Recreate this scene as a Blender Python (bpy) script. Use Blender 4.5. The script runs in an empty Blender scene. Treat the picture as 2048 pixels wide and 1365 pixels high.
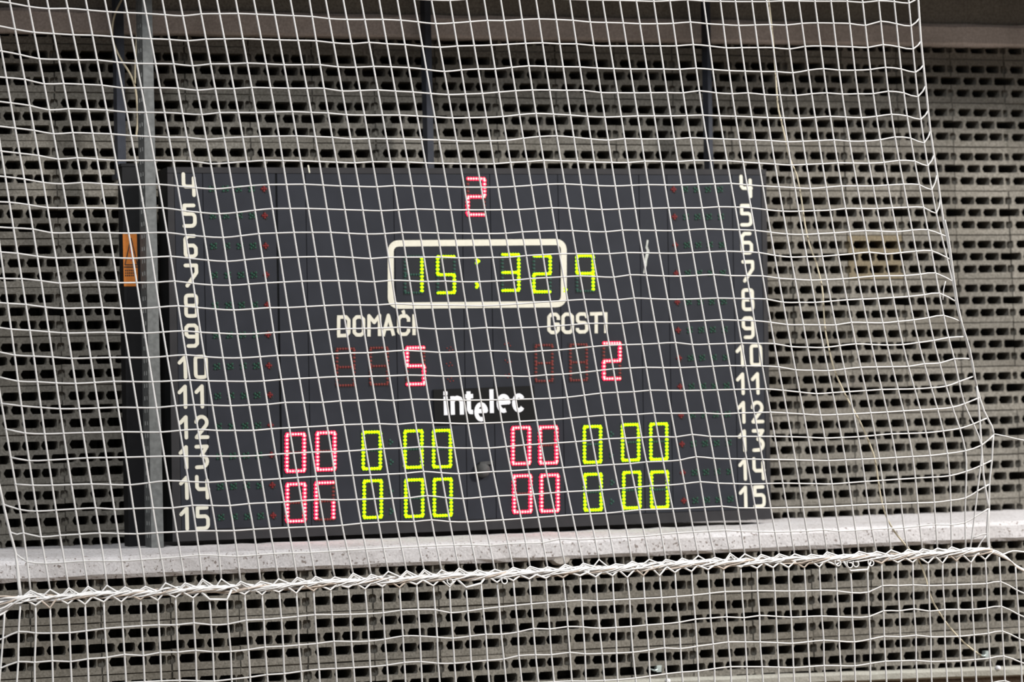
import bpy, bmesh, math, random
import numpy as np
from mathutils import Vector, Matrix

random.seed(7)
scene = bpy.context.scene
COL = scene.collection
Z0 = 5.0                       # height of the reference mortar line above the hall floor

# ------------------------------------------------------------------ camera
F_PX = 6526.0
CAM = Vector((-5.1878, -13.0879, -1.4008 + Z0))
YAW, PITCH, ROLL = 0.3615, 0.0394, -0.031
fwd = Vector((math.sin(YAW) * math.cos(PITCH), math.cos(YAW) * math.cos(PITCH), math.sin(PITCH)))
rgt = Vector((math.cos(YAW), -math.sin(YAW), 0))
upv = rgt.cross(fwd)
rgt, upv = (rgt * math.cos(ROLL) + upv * math.sin(ROLL)), (upv * math.cos(ROLL) - rgt * math.sin(ROLL))
cam = bpy.data.cameras.new('camera')
cam.sensor_width = 36
cam.lens = 36 * F_PX / 2048
cam.clip_end = 200
cam.dof.use_dof = True
cam.dof.focus_distance = 12.0
cam.dof.aperture_fstop = 2.8
cam_o = bpy.data.objects.new('camera', cam)
COL.objects.link(cam_o)
m = Matrix.Identity(4)
for i in range(3):
    m[i][0], m[i][1], m[i][2], m[i][3] = rgt[i], upv[i], -fwd[i], CAM[i]
cam_o.matrix_world = m
scene.camera = cam_o

# ------------------------------------------------------------------ light
world = bpy.data.worlds.new('world')
scene.world = world
world.use_nodes = True
bg = world.node_tree.nodes['Background']
bg.inputs[0].default_value = (0.93, 0.95, 1.0, 1)
bg.inputs[1].default_value = 0.25
def area(name, loc, target, size, power, color=(1, 1, 1)):
    l = bpy.data.lights.new(name, 'AREA')
    l.shape = 'DISK'
    l.size = size
    l.energy = power
    l.color = color
    o = bpy.data.objects.new(name, l)
    COL.objects.link(o)
    o.location = loc
    o.rotation_euler = (Vector(target) - Vector(loc)).to_track_quat('-Z', 'Y').to_euler()
area('hall_lamp_right_offscreen', (9.2, -7.4, Z0 + 5.8), (-0.5, 0, Z0 - 1.2), 1.6, 3300, (1.0, 0.97, 0.93))
area('hall_lamp_left_offscreen', (-6.5, -12.5, Z0 + 7.5), (0, 0, Z0 - 1.4), 2.5, 1500, (0.95, 0.98, 1.0))
vs = scene.view_settings
vs.view_transform = 'Standard'
vs.look = 'None'
vs.gamma = 1
vs.use_curve_mapping = False
vs.exposure = -0.12

# ------------------------------------------------------------------ helpers
def ray(x, y):
    return fwd + rgt * ((x - 1024) / F_PX) + upv * ((682.5 - y) / F_PX)
def on(x, y, Y):
    """photo pixel -> point on the vertical plane y = Y"""
    d = ray(x, y)
    return CAM + d * ((Y - CAM.y) / d.y)

def link(o, parent=None):
    COL.objects.link(o)
    if parent is not None:
        o.parent = parent
    return o
def mesh_obj(name, bm, mat, parent=None, smooth=False, loc=None):
    me = bpy.data.meshes.new(name)
    bmesh.ops.recalc_face_normals(bm, faces=bm.faces)
    bm.to_mesh(me)
    bm.free()
    if smooth:
        for p in me.polygons:
            p.use_smooth = True
    if mat is not None:
        me.materials.append(mat)
    o = bpy.data.objects.new(name, me)
    if loc is not None:
        o.location = loc
    return link(o, parent)
def empty(name, loc=(0, 0, 0)):
    o = bpy.data.objects.new(name, None)
    o.empty_display_size = 0.1
    o.location = loc
    return link(o)
def tag(o, label, cat, group=None):
    o['label'] = label
    o['category'] = cat
    if group:
        o['group'] = group
    return o
def structure(o, label=None):
    o['kind'] = 'structure'
    if label:
        o['label'] = label
    return o
def place(parent_empty, o):
    """child whose mesh is in world space under an Empty that is not at the origin"""
    o.parent = parent_empty
    o.matrix_parent_inverse = Matrix.Translation(parent_empty.location).inverted()
    return o

def box(bm, lo, hi):
    (x0, y0, z0), (x1, y1, z1) = lo, hi
    v = [bm.verts.new(p) for p in ((x0, y0, z0), (x1, y0, z0), (x1, y1, z0), (x0, y1, z0),
                                   (x0, y0, z1), (x1, y0, z1), (x1, y1, z1), (x0, y1, z1))]
    for f in ((0, 1, 5, 4), (1, 2, 6, 5), (2, 3, 7, 6), (3, 0, 4, 7), (4, 5, 6, 7), (3, 2, 1, 0)):
        bm.faces.new([v[i] for i in f])
    return v
def skewbox(bm, bl, br, tr, tl, back):
    """prism whose front is the quad bl br tr tl and whose depth is the vector back"""
    fr = [Vector(p) for p in (bl, br, tr, tl)]
    v = [bm.verts.new(p) for p in fr] + [bm.verts.new(p + Vector(back)) for p in fr]
    for f in ((0, 1, 2, 3), (7, 6, 5, 4), (0, 4, 5, 1), (1, 5, 6, 2), (2, 6, 7, 3), (3, 7, 4, 0)):
        bm.faces.new([v[i] for i in f])
def tube(bm, pts, r, sides=5):
    pts = [Vector(p) for p in pts]
    rings = []
    for i, p in enumerate(pts):
        a = pts[max(i - 1, 0)]
        b = pts[min(i + 1, len(pts) - 1)]
        t = (b - a)
        if t.length < 1e-9:
            t = Vector((0, 0, 1))
        t.normalize()
        n = t.cross(Vector((0, 1, 0)))
        if n.length < 1e-4:
            n = t.cross(Vector((1, 0, 0)))
        n.normalize()
        b2 = t.cross(n)
        rings.append([bm.verts.new(p + (n * math.cos(k * 2 * math.pi / sides) + b2 * math.sin(k * 2 * math.pi / sides)) * r)
                      for k in range(sides)])
    for A, B in zip(rings, rings[1:]):
        for k in range(sides):
            bm.faces.new((A[k], A[(k + 1) % sides], B[(k + 1) % sides], B[k]))
    bm.faces.new(rings[0][::-1])
    bm.faces.new(rings[-1])
def blob(bm, c, r):
    c = Vector(c)
    v = [bm.verts.new(c + Vector(d) * r) for d in ((1, 0, 0), (-1, 0, 0), (0, 1, 0), (0, -1, 0), (0, 0, 1), (0, 0, -1))]
    for a, b, d in ((0, 2, 4), (2, 1, 4), (1, 3, 4), (3, 0, 4), (2, 0, 5), (1, 2, 5), (3, 1, 5), (0, 3, 5)):
        bm.faces.new((v[a], v[b], v[d]))
def hermite(xs, ys, x):
    """smooth monotone-ish interpolation through (xs, ys), linear outside"""
    n = len(xs)
    if x <= xs[0]:
        return ys[0] + (x - xs[0]) * (ys[1] - ys[0]) / (xs[1] - xs[0])
    if x >= xs[-1]:
        return ys[-1] + (x - xs[-1]) * (ys[-1] - ys[-2]) / (xs[-1] - xs[-2])
    i = max(k for k in range(n - 1) if xs[k] <= x)
    def sl(k):
        if k == 0: return (ys[1] - ys[0]) / (xs[1] - xs[0])
        if k == n - 1: return (ys[-1] - ys[-2]) / (xs[-1] - xs[-2])
        return 0.5 * ((ys[k] - ys[k - 1]) / (xs[k] - xs[k - 1]) + (ys[k + 1] - ys[k]) / (xs[k + 1] - xs[k]))
    h = xs[i + 1] - xs[i]
    t = (x - xs[i]) / h
    return ((2*t**3 - 3*t*t + 1) * ys[i] + (t**3 - 2*t*t + t) * h * sl(i)
            + (3*t*t - 2*t**3) * ys[i + 1] + (t**3 - t*t) * h * sl(i + 1))
def catmull(pts, n=4):
    out = []
    P = [Vector(p) for p in pts]
    for i in range(len(P) - 1):
        a, b, c, d = P[max(i - 1, 0)], P[i], P[i + 1], P[min(i + 2, len(P) - 1)]
        for k in range(n):
            t = k / n
            out.append(0.5 * ((2 * b) + (c - a) * t + (2*a - 5*b + 4*c - d) * t*t + (3*b - a - 3*c + d) * t**3))
    out.append(P[-1])
    return out

# ------------------------------------------------------------------ materials
def new_mat(name):
    mt = bpy.data.materials.new(name)
    mt.use_nodes = True
    nt = mt.node_tree
    return mt, nt, nt.nodes['Principled BSDF']
def plain(name, col, rough=0.6, metal=0.0, noise=0.0, scale=60, bump=0.0, spec=None):
    mt, nt, b = new_mat(name)
    b.inputs['Roughness'].default_value = rough
    b.inputs['Metallic'].default_value = metal
    if spec is not None:
        b.inputs['Specular IOR Level'].default_value = spec
    tc = nt.nodes.new('ShaderNodeTexCoord')
    n = nt.nodes.new('ShaderNodeTexNoise')
    n.inputs['Scale'].default_value = scale
    n.inputs['Detail'].default_value = 5
    nt.links.new(tc.outputs['Object'], n.inputs['Vector'])
    r = nt.nodes.new('ShaderNodeValToRGB')
    r.color_ramp.elements[0].position = 0.3
    r.color_ramp.elements[1].position = 0.7
    r.color_ramp.elements[0].color = tuple(c * (1 - noise) for c in col) + (1,)
    r.color_ramp.elements[1].color = tuple(min(1, c * (1 + noise)) for c in col) + (1,)
    nt.links.new(n.outputs['Fac'], r.inputs['Fac'])
    nt.links.new(r.outputs['Color'], b.inputs['Base Color'])
    if bump:
        bp = nt.nodes.new('ShaderNodeBump')
        bp.inputs['Strength'].default_value = bump
        bp.inputs['Distance'].default_value = 0.004
        nt.links.new(n.outputs['Fac'], bp.inputs['Height'])
        nt.links.new(bp.outputs['Normal'], b.inputs['Normal'])
    return mt
def glow(name, col, strength):
    mt, nt, b = new_mat(name)
    b.inputs['Base Color'].default_value = col + (1,)
    b.inputs['Roughness'].default_value = 0.3
    b.inputs['Emission Color'].default_value = col + (1,)
    b.inputs['Emission Strength'].default_value = strength
    return mt
def concrete(name, lo, hi, dirt, dirt_amt=0.45, vary=0.12, pos_scale=2.2, speck=0.0):
    """mottled concrete; large dirt clouds and fine grain in place, tone differs from block to block"""
    mt, nt, b = new_mat(name)
    N, L = nt.nodes.new, nt.links.new
    b.inputs['Roughness'].default_value = 0.92
    b.inputs['Specular IOR Level'].default_value = 0.15
    geo = N('ShaderNodeNewGeometry')
    fine = N('ShaderNodeTexNoise'); fine.inputs['Scale'].default_value = 110; fine.inputs['Detail'].default_value = 4
    big = N('ShaderNodeTexNoise'); big.inputs['Scale'].default_value = pos_scale; big.inputs['Detail'].default_value = 6
    L(geo.outputs['Position'], fine.inputs['Vector'])
    L(geo.outputs['Position'], big.inputs['Vector'])
    r = N('ShaderNodeValToRGB')
    r.color_ramp.elements[0].position, r.color_ramp.elements[1].position = 0.32, 0.68
    r.color_ramp.elements[0].color, r.color_ramp.elements[1].color = lo + (1,), hi + (1,)
    L(fine.outputs['Fac'], r.inputs['Fac'])
    rd = N('ShaderNodeValToRGB')
    rd.color_ramp.elements[0].position, rd.color_ramp.elements[1].position = 0.45, 0.72
    rd.color_ramp.elements[0].color = (0, 0, 0, 1)
    rd.color_ramp.elements[1].color = (dirt_amt,) * 3 + (1,)
    L(big.outputs['Fac'], rd.inputs['Fac'])
    mx = N('ShaderNodeMix'); mx.data_type = 'RGBA'
    L(rd.outputs['Color'], mx.inputs[0])
    L(r.outputs['Color'], mx.inputs[6])
    mx.inputs[7].default_value = dirt + (1,)
    out = mx.outputs[2]
    if speck:
        sp = N('ShaderNodeTexNoise'); sp.inputs['Scale'].default_value = 75; sp.inputs['Detail'].default_value = 2
        L(geo.outputs['Position'], sp.inputs['Vector'])
        rs = N('ShaderNodeValToRGB')
        rs.color_ramp.elements[0].position, rs.color_ramp.elements[1].position = 0.61, 0.68
        rs.color_ramp.elements[0].color = (0, 0, 0, 1)
        rs.color_ramp.elements[1].color = (speck,) * 3 + (1,)
        L(sp.outputs['Fac'], rs.inputs['Fac'])
        m2 = N('ShaderNodeMix'); m2.data_type = 'RGBA'
        L(rs.outputs['Color'], m2.inputs[0]); L(out, m2.inputs[6])
        m2.inputs[7].default_value = (0.10, 0.065, 0.045, 1)
        out = m2.outputs[2]
    oi = N('ShaderNodeObjectInfo')
    mr = N('ShaderNodeMapRange')
    mr.inputs[3].default_value, mr.inputs[4].default_value = 1 - vary, 1 + vary
    L(oi.outputs['Random'], mr.inputs[0])
    hsv = N('ShaderNodeHueSaturation')
    L(out, hsv.inputs['Color']); L(mr.outputs[0], hsv.inputs['Value'])
    L(hsv.outputs['Color'], b.inputs['Base Color'])
    bp = N('ShaderNodeBump'); bp.inputs['Strength'].default_value = 0.5; bp.inputs['Distance'].default_value = 0.004
    L(fine.outputs['Fac'], bp.inputs['Height']); L(bp.outputs['Normal'], b.inputs['Normal'])
    return mt

M_BLOCK = concrete('block_concrete', (0.115, 0.106, 0.090), (0.220, 0.205, 0.178), (0.088, 0.077, 0.061), 0.6)
M_BLOCK_TAN = concrete('block_concrete_tan', (0.115, 0.095, 0.062), (0.20, 0.165, 0.11), (0.08, 0.066, 0.046), 0.4, 0.0)
M_MORTAR = concrete('mortar', (0.12, 0.105, 0.085), (0.22, 0.20, 0.17), (0.08, 0.07, 0.055), 0.5)
M_LEDGE = concrete('ledge_concrete', (0.48, 0.465, 0.472), (0.60, 0.585, 0.595), (0.38, 0.355, 0.345), 0.5, 0.0, 3.0, 0.75)
M_BEAM = concrete('beam_plaster', (0.42, 0.365, 0.34), (0.58, 0.52, 0.49), (0.20, 0.17, 0.15), 0.6, 0.0, 3.0)
M_BEAM_D = concrete('beam_dark', (0.13, 0.118, 0.10), (0.23, 0.21, 0.18), (0.075, 0.068, 0.06), 0.6, 0.0, 3.0)  # darker concrete tone than the plaster band below it
M_RAIL = concrete('rail_plaster', (0.29, 0.285, 0.25), (0.37, 0.36, 0.32), (0.22, 0.20, 0.17), 0.4, 0.0, 3.0)
M_BROWN = concrete('base_brown', (0.09, 0.06, 0.04), (0.18, 0.13, 0.09), (0.05, 0.04, 0.03), 0.6, 0.0, 5.0)
M_PATCH = concrete('patch_mortar', (0.30, 0.275, 0.25), (0.42, 0.39, 0.36), (0.22, 0.2, 0.18), 0.4, 0.0)
M_CORD = plain('net_cord', (0.57, 0.56, 0.55), 0.8, noise=0.06, scale=40)
M_CORD_D = plain('net_cord_soiled', (0.46, 0.39, 0.33), 0.85, noise=0.25, scale=30)
M_ROPE = plain('rope_cord', (0.72, 0.71, 0.70), 0.8, noise=0.08, scale=40)
M_STRING = plain('beige_string', (0.52, 0.46, 0.34), 0.85, noise=0.12)
M_CABLE = plain('beige_cable', (0.42, 0.36, 0.25), 0.6, noise=0.1)
M_GALV = plain('galvanised_steel', (0.125, 0.13, 0.128), 0.6, 0.2, 0.25, 45, 0.1)
M_POST = plain('dark_blue_steel', (0.030, 0.033, 0.043), 0.5, 0.0, 0.2, 20, 0, 0.25)
M_DUCT = plain('black_duct', (0.008, 0.008, 0.009), 0.6, 0.0, 0.2, 20, 0, 0.2)
M_ORANGE = plain('orange_vinyl', (0.55, 0.17, 0.02), 0.5, noise=0.12)
M_INK = plain('black_ink', (0.03, 0.015, 0.01), 0.6)
M_BOLT = plain('red_ink', (0.42, 0.05, 0.03), 0.6)
M_CASE = plain('board_case', (0.008, 0.009, 0.010), 0.55, 0.0, 0.15, 15, 0, 0.2)
M_RAILB = plain('board_rail', (0.030, 0.029, 0.031), 0.5, 0.0, 0.12, 15, 0, 0.15)
M_PANEL = plain('board_panel', (0.0254, 0.0271, 0.0336), 0.42, 0.0, 0.10, 9, 0, 0.15)
M_PAINT = plain('cream_paint', (0.62, 0.595, 0.50), 0.6, noise=0.04)
M_PLATE = plain('black_plate', (0.005, 0.005, 0.005), 0.6, spec=0.15)
M_WHITE = plain('white_vinyl', (0.80, 0.80, 0.84), 0.5)
M_WINDOW = plain('digit_window', (0.014, 0.015, 0.018), 0.5, spec=0.25)
M_KNOB = plain('grey_knob', (0.055, 0.055, 0.055), 0.7, 0.0, 0.2, spec=0.25)
M_LED_R = glow('led_red_rim', (1.0, 0.010, 0.05), 3.2)
M_HOT_R = glow('led_red_core', (1.0, 0.24, 0.20), 4.5)
M_LED_G = glow('led_lime_on', (0.50, 1.0, 0.0), 1.25)
M_OFF_R = plain('led_red_off', (0.17, 0.030, 0.025), 0.4)
M_OFF_G = plain('led_green_off', (0.022, 0.072, 0.055), 0.4)
M_DOT_R = plain('led_red_dot', (0.14, 0.014, 0.014), 0.4)
M_DOT_G = plain('led_green_dot', (0.016, 0.060, 0.038), 0.4)
M_DOT_K = plain('led_hole_black', (0.012, 0.014, 0.014), 0.6)
M_CLAMP = plain('zinc_clamp', (0.55, 0.62, 0.60), 0.35, 0.5, 0.15)

# ------------------------------------------------------------------ the perforated block walls
BW, BH, GAP, DEEP = 0.2756, 0.2, 0.005, 0.17
ROWZ = [BH * (1 - f) for f in (0.235, 0.505, 0.785)]       # hole rows: top, middle, bottom
def block_mesh(name, seed):
    rnd = random.Random(seed)
    bm = bmesh.new()
    w, h = BW - GAP, BH - GAP
    j = lambda a: a + rnd.uniform(-0.0016, 0.0016)
    def slot(zc, hh, d, side):
        c = 0.006
        pts = [(0, zc - hh), (d - c, zc - hh), (d, zc - hh + c), (d, zc + hh - c), (d - c, zc + hh), (0, zc + hh)]
        pts = [(x, j(z)) for x, z in pts]
        return pts if side == 0 else [(w - x, z) for x, z in pts[::-1]]
    zt, zm, zb = ROWZ
    left = slot(zb, 0.017, 0.011, 0) + slot(zm, 0.0175, 0.18 * BW, 0) + slot(zt, 0.017, 0.011, 0)
    right = slot(zt, 0.017, 0.016, 1) + slot(zm, 0.0175, 0.18 * BW, 1) + slot(zb, 0.017, 0.016, 1)
    outline = [(0, 0)] + left + [(0, h), (w, h)] + right + [(w, 0)]
    holes = []
    def hole(x0, x1, zc, hh):
        x0, x1 = j(x0 * BW), j(x1 * BW)
        c = 0.007
        holes.append([(x0 + c, zc - hh), (x1 - c * .6, zc - hh), (x1, zc - hh + c), (x1, zc + hh - c),
                      (x1 - c * .6, zc + hh), (x0 + c, zc + hh), (x0, zc + 0.006), (x0 - 0.003, zc), (x0, zc - 0.006)])
    for zc in (zt, zb):
        for a, b in ((0.095, 0.345), (0.375, 0.635), (0.66, 0.905)):
            hole(a, b, j(zc), 0.0178)
    for a, b in ((0.222, 0.475), (0.51, 0.765)):
        hole(a, b, j(zm), 0.0178)
    edges, loops = [], []
    for lp in [outline] + holes:
        vs_ = [bm.verts.new((x, 0, z)) for x, z in lp]
        loops.append(vs_)
        edges += [bm.edges.new((vs_[i], vs_[(i + 1) % len(vs_)])) for i in range(len(vs_))]
    bmesh.ops.triangle_fill(bm, edges=edges, use_beauty=True)
    for vs_ in loops:
        bk = [bm.verts.new((v.co.x, DEEP, v.co.z)) for v in vs_]
        for i in range(len(vs_)):
            k = (i + 1) % len(vs_)
            bm.faces.new((vs_[i], vs_[k], bk[k], bk[i]))
    for zc in (zt, zb):                                    # mortar squeezed into the end notches
        for x0, x1 in ((-GAP / 2, 0.012), (w - 0.017, w + GAP / 2)):
            v = [bm.verts.new((x, 0.022, z)) for x, z in ((x0, zc - .019), (x1, zc - .019), (x1, zc + .019), (x0, zc + .019))]
            bm.faces.new(v)
    me = bpy.data.meshes.new(name)
    bmesh.ops.recalc_face_normals(bm, faces=bm.faces)
    bm.to_mesh(me)
    bm.free()
    return me
def build_wall(name, x0, Y, ztop, cols, courses, mat, skip, special, x_lo, x_hi, z_lo, z_hi):
    bm = bmesh.new()
    box(bm, (x_lo, Y + DEEP - 0.004, z_lo), (x_hi, Y + DEEP + 0.08, z_hi))
    wall = structure(mesh_obj(name, bm, M_MORTAR))
    variants = [block_mesh('block', s) for s in range(4)]
    for me in variants:
        me.materials.append(mat)
    tan = None
    for r in courses:
        for c in cols:
            if skip(c, r):
                continue
            me = random.choice(variants)
            if (c, r) in special:
                if tan is None:
                    tan = me.copy()
                    tan.materials.clear()
                    tan.materials.append(M_BLOCK_TAN)
                me = tan
            o = bpy.data.objects.new('block', me)
            o.location = (x0 + c * BW + GAP / 2 + random.uniform(-.001, .001), Y + random.uniform(-.004, .004),
                          ztop - (r + 1) * BH + GAP / 2 + random.uniform(-.001, .001))
            o.rotation_euler = (random.uniform(-.006, .006), random.uniform(-.003, .003), random.uniform(-.006, .006))
            link(o, wall)
        bmj = bmesh.new()
        z = ztop - r * BH
        xa, xb = x0 + cols[0] * BW, x0 + (cols[-1] + 1) * BW
        prev = None
        for i in range(61):                                # bed joint with an uneven face
            x = xa + (xb - xa) * i / 60
            y = Y + 0.007 + random.uniform(-.0025, .0035)
            cur = [bmj.verts.new(p) for p in ((x, y, z - .004), (x, y, z + .004), (x, Y + DEEP, z + .004), (x, Y + DEEP, z - .004))]
            if prev:
                for k in range(4):
                    bmj.faces.new((prev[k], prev[(k + 1) % 4], cur[(k + 1) % 4], cur[k]))
            prev = cur
        mesh_obj('bed_joint', bmj, M_MORTAR, wall)
    return wall
wall_u = build_wall('wall_upper', -8 * BW, 0.0, Z0, list(range(-2, 19)), list(range(-3, 9)), M_BLOCK,
                    lambda c, r: 4 <= c <= 9 and 1 <= r <= 7, {(13, 2)}, -2.9, 3.1, Z0 - 1.85, Z0 + 0.75)
wall_u['label'] = 'upper wall of dark perforated concrete blocks behind the scoreboard'
LY = -0.7322
wall_l = build_wall('wall_lower', -2.5177, LY, Z0 - 1.9413, list(range(-2, 19)), list(range(-1, 3)), M_BLOCK,
                    lambda c, r: False, set(), -3.1, 2.75, Z0 - 2.56, Z0 - 1.76)
wall_l['label'] = 'lower wall of pale perforated concrete blocks below the ledge'
# a hole of the lower wall filled with mortar
bm = bmesh.new()
pc = on(1122, 1121, LY)
ring = []
for k in range(14):
    a = k * 2 * math.pi / 14
    ring.append((0.047 * math.cos(a) * random.uniform(.85, 1.1), 0.024 * math.sin(a) * random.uniform(.85, 1.1)))
vs_o = [bm.verts.new((pc.x + x, LY + 0.012, pc.z + z)) for x, z in ring]
vs_i = [bm.verts.new((pc.x + x * .7, LY - 0.012, pc.z + z * .7)) for x, z in ring]
for k in range(14):
    bm.faces.new((vs_o[k], vs_o[(k + 1) % 14], vs_i[(k + 1) % 14], vs_i[k]))
bm.faces.new(vs_i)
mesh_obj('mortar_patch', bm, M_PATCH, wall_l)

# the hall floor, below the picture
bm = bmesh.new()
box(bm, (-9, -16, -0.1), (9, LY + .2, 0))
structure(mesh_obj('floor', bm, plain('hall_floor', (0.22, 0.16, 0.10), 0.5, noise=0.15, scale=8)), 'brown hall floor below the wall')
# ------------------------------------------------------------------ ledge, beams, rail
def extrude_profile(name, prof, x0, x1, n, mat, jit=0.003, tilt=0.0, label=None, mat2=None, faces2=()):
    """sweep a (y, z) outline along x with slightly uneven arrises"""
    bm = bmesh.new()
    prev = None
    for i in range(n + 1):
        x = x0 + (x1 - x0) * i / n
        cur = [bm.verts.new((x, y + random.uniform(-jit, jit), z + tilt * x + random.uniform(-jit, jit))) for y, z in prof]
        if prev:
            for k in range(len(prof)):
                fc = bm.faces.new((prev[k], prev[(k + 1) % len(prof)], cur[(k + 1) % len(prof)], cur[k]))
                if k in faces2:
                    fc.material_index = 1
        else:
            bm.faces.new(cur[::-1])
        prev = cur
    bm.faces.new(prev)
    o = structure(mesh_obj(name, bm, mat, smooth=False), label)
    if mat2:
        o.data.materials.append(mat2)
    return o
zb = Z0 - 1.650
extrude_profile('trim_1', [(0.16, zb), (-0.35, zb - .017), (-0.70, zb - .032), (-0.742, zb - .038), (-0.752, zb - .055),
                           (-0.750, Z0 - 1.757), (-0.738, Z0 - 1.772), (-0.56, Z0 - 1.775), (0.16, Z0 - 1.775)],
                -2.95, 3.0, 90, M_LEDGE, 0.0022, 0.0, 'pale speckled concrete ledge that carries the scoreboard')
BY = -0.07
extrude_profile('trim_2', [(0.16, Z0 + .452), (BY + .01, Z0 + .448), (BY, Z0 + .458), (BY, Z0 + .530), (BY + .012, Z0 + .545), (0.16, Z0 + .545)],
                -2.9, 3.1, 70, M_BEAM, 0.0025, 0.004, 'dusty pinkish plaster band above the upper block wall')
extrude_profile('trim_3', [(0.16, Z0 + .540), (BY + .025, Z0 + .540), (BY + .03, Z0 + .9), (0.16, Z0 + .9)],
                -2.9, 3.1, 40, M_BEAM_D, 0.002, 0.004, 'dark beam face above the plaster band')
bm = bmesh.new()
box(bm, (-3.2, -1.1, Z0 + .895), (3.4, 0.3, Z0 + 1.15))  # overhang out of view, added to shade the top of the wall
structure(mesh_obj('shade_soffit', bm, M_BEAM_D), 'unseen dark soffit added above the beam to shade the wall')
RY = -0.80
ra, rb = on(1366, 1357, RY), on(2036, 1334, RY)
rt = (rb.z - ra.z) / (rb.x - ra.x)
rz = ra.z - rt * ra.x
extrude_profile('trim_4', [(-0.60, rz), (RY + .015, rz - .001), (RY, rz - .012), (RY + .002, rz - .034), (RY + .02, rz - .042), (-0.60, rz - .044)],
                -0.9, 2.75, 60, M_RAIL, 0.0015, rt, 'cream plaster rail below the lower block wall')
extrude_profile('trim_5', [(-0.60, rz - .043), (RY + .03, rz - .043), (RY + .03, rz - .25), (-0.60, rz - .25)],
                -0.9, 2.75, 30, M_BROWN, 0.002, rt, 'brown stained wall base under the cream rail')

# ------------------------------------------------------------------ scoreboard
YB = -0.35
def B(x, y, dy=0.0):
    p = on(x, y, YB)
    return Vector((p.x, YB - dy, p.z))
TL, TR, BR_, BL = B(334, 337), B(1531, 337), B(1541, 1037), B(345, 1086)
zt_b = (TL.z + TR.z) / 2
zb_b = (BL.z + BR_.z) / 2
board = tag(empty('scoreboard', ((TL.x + TR.x) / 2, YB + .07, zb_b)),
            'wide dark grey electronic scoreboard with red and lime digits on the ledge', 'scoreboard')
def part(name, bm, mat, parent=None, smooth=False):
    o = mesh_obj(name, bm, mat, None, smooth)
    p = parent or board
    o.parent = p
    if p.type == 'EMPTY':                  # mesh parts already sit at the world origin
        o.matrix_parent_inverse = Matrix.Translation(-board.location)
    return o
def edge_x(t, z):           # slightly leaning sides of the case
    f = (z - zb_b) / (zt_b - zb_b)
    return (BL.x + (TL.x - BL.x) * f) * (1 - t) + (BR_.x + (TR.x - BR_.x) * f) * t
bm = bmesh.new()
skewbox(bm, (edge_x(0, zb_b), YB, zb_b), (edge_x(1, zb_b), YB, zb_b), (edge_x(1, zt_b), YB, zt_b), (edge_x(0, zt_b), YB, zt_b), (0, 0.15, 0))
part('case', bm, M_CASE)
z_pt = B(900, 349).z
z_pb = B(900, 1041).z
def rail(z0, z1, name):
    bm = bmesh.new()
    skewbox(bm, (edge_x(0, z0), YB - .006, z0), (edge_x(1, z0), YB - .006, z0), (edge_x(1, z1), YB - .006, z1), (edge_x(0, z1), YB - .006, z1), (0, .006, 0))
    part(name, bm, M_RAILB)
rail(z_pt + .002, zt_b, 'top_rail')
rail(zb_b, z_pb - .002, 'bottom_rail')
seams_t = [348, 405, 552, 610.5, 786, 923, 979, 1115, 1277, 1333, 1463, 1521]
seams_b = [362, 418, 564, 622, 800, 934, 992, 1130, 1290, 1346, 1476, 1533]
def P_t(i): return B(seams_t[i], 349 + (380 - 349) * 0).x
xs_t = [B(s, 380).x for s in seams_t]
xs_b = [B(s, 1030).x for s in seams_b]
xs_m = [0.5 * (a + b) for a, b in zip(xs_t, xs_b)]
def seam_x(i, z):
    za, zc = B(900, 380).z, B(900, 1030).z
    return xs_b[i] + (xs_t[i] - xs_b[i]) * (z - zc) / (za - zc)
for side, (ia, ib) in (('left', (None, 0)), ('right', (11, None))):
    bm = bmesh.new()
    l0 = edge_x(0, z_pb) if ia is None else seam_x(ia, z_pb) + .0015
    l1 = edge_x(0, z_pt) if ia is None else seam_x(ia, z_pt) + .0015
    r0 = edge_x(1, z_pb) if ib is None else seam_x(ib, z_pb) - .0015
    r1 = edge_x(1, z_pt) if ib is None else seam_x(ib, z_pt) - .0015
    skewbox(bm, (l0, YB - .006, z_pb), (r0, YB - .006, z_pb), (r1, YB - .006, z_pt), (l1, YB - .006, z_pt), (0, .006, 0))
    part('side_rail', bm, M_RAILB)
gaps = {2: .0045, 0: .001, 11: .001}
for i in range(11):
    ga, gb = gaps.get(i, .0017), gaps.get(i + 1, .0017)
    bm = bmesh.new()
    skewbox(bm, (seam_x(i, z_pb) + ga, YB - .005, z_pb), (seam_x(i + 1, z_pb) - gb, YB - .005, z_pb),
            (seam_x(i + 1, z_pt) - gb, YB - .005, z_pt), (seam_x(i, z_pt) + ga, YB - .005, z_pt), (0, .005, 0))
    part('front_panel', bm, M_PANEL)
FR = .005                                                   # panel face stands this proud of the case

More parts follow.
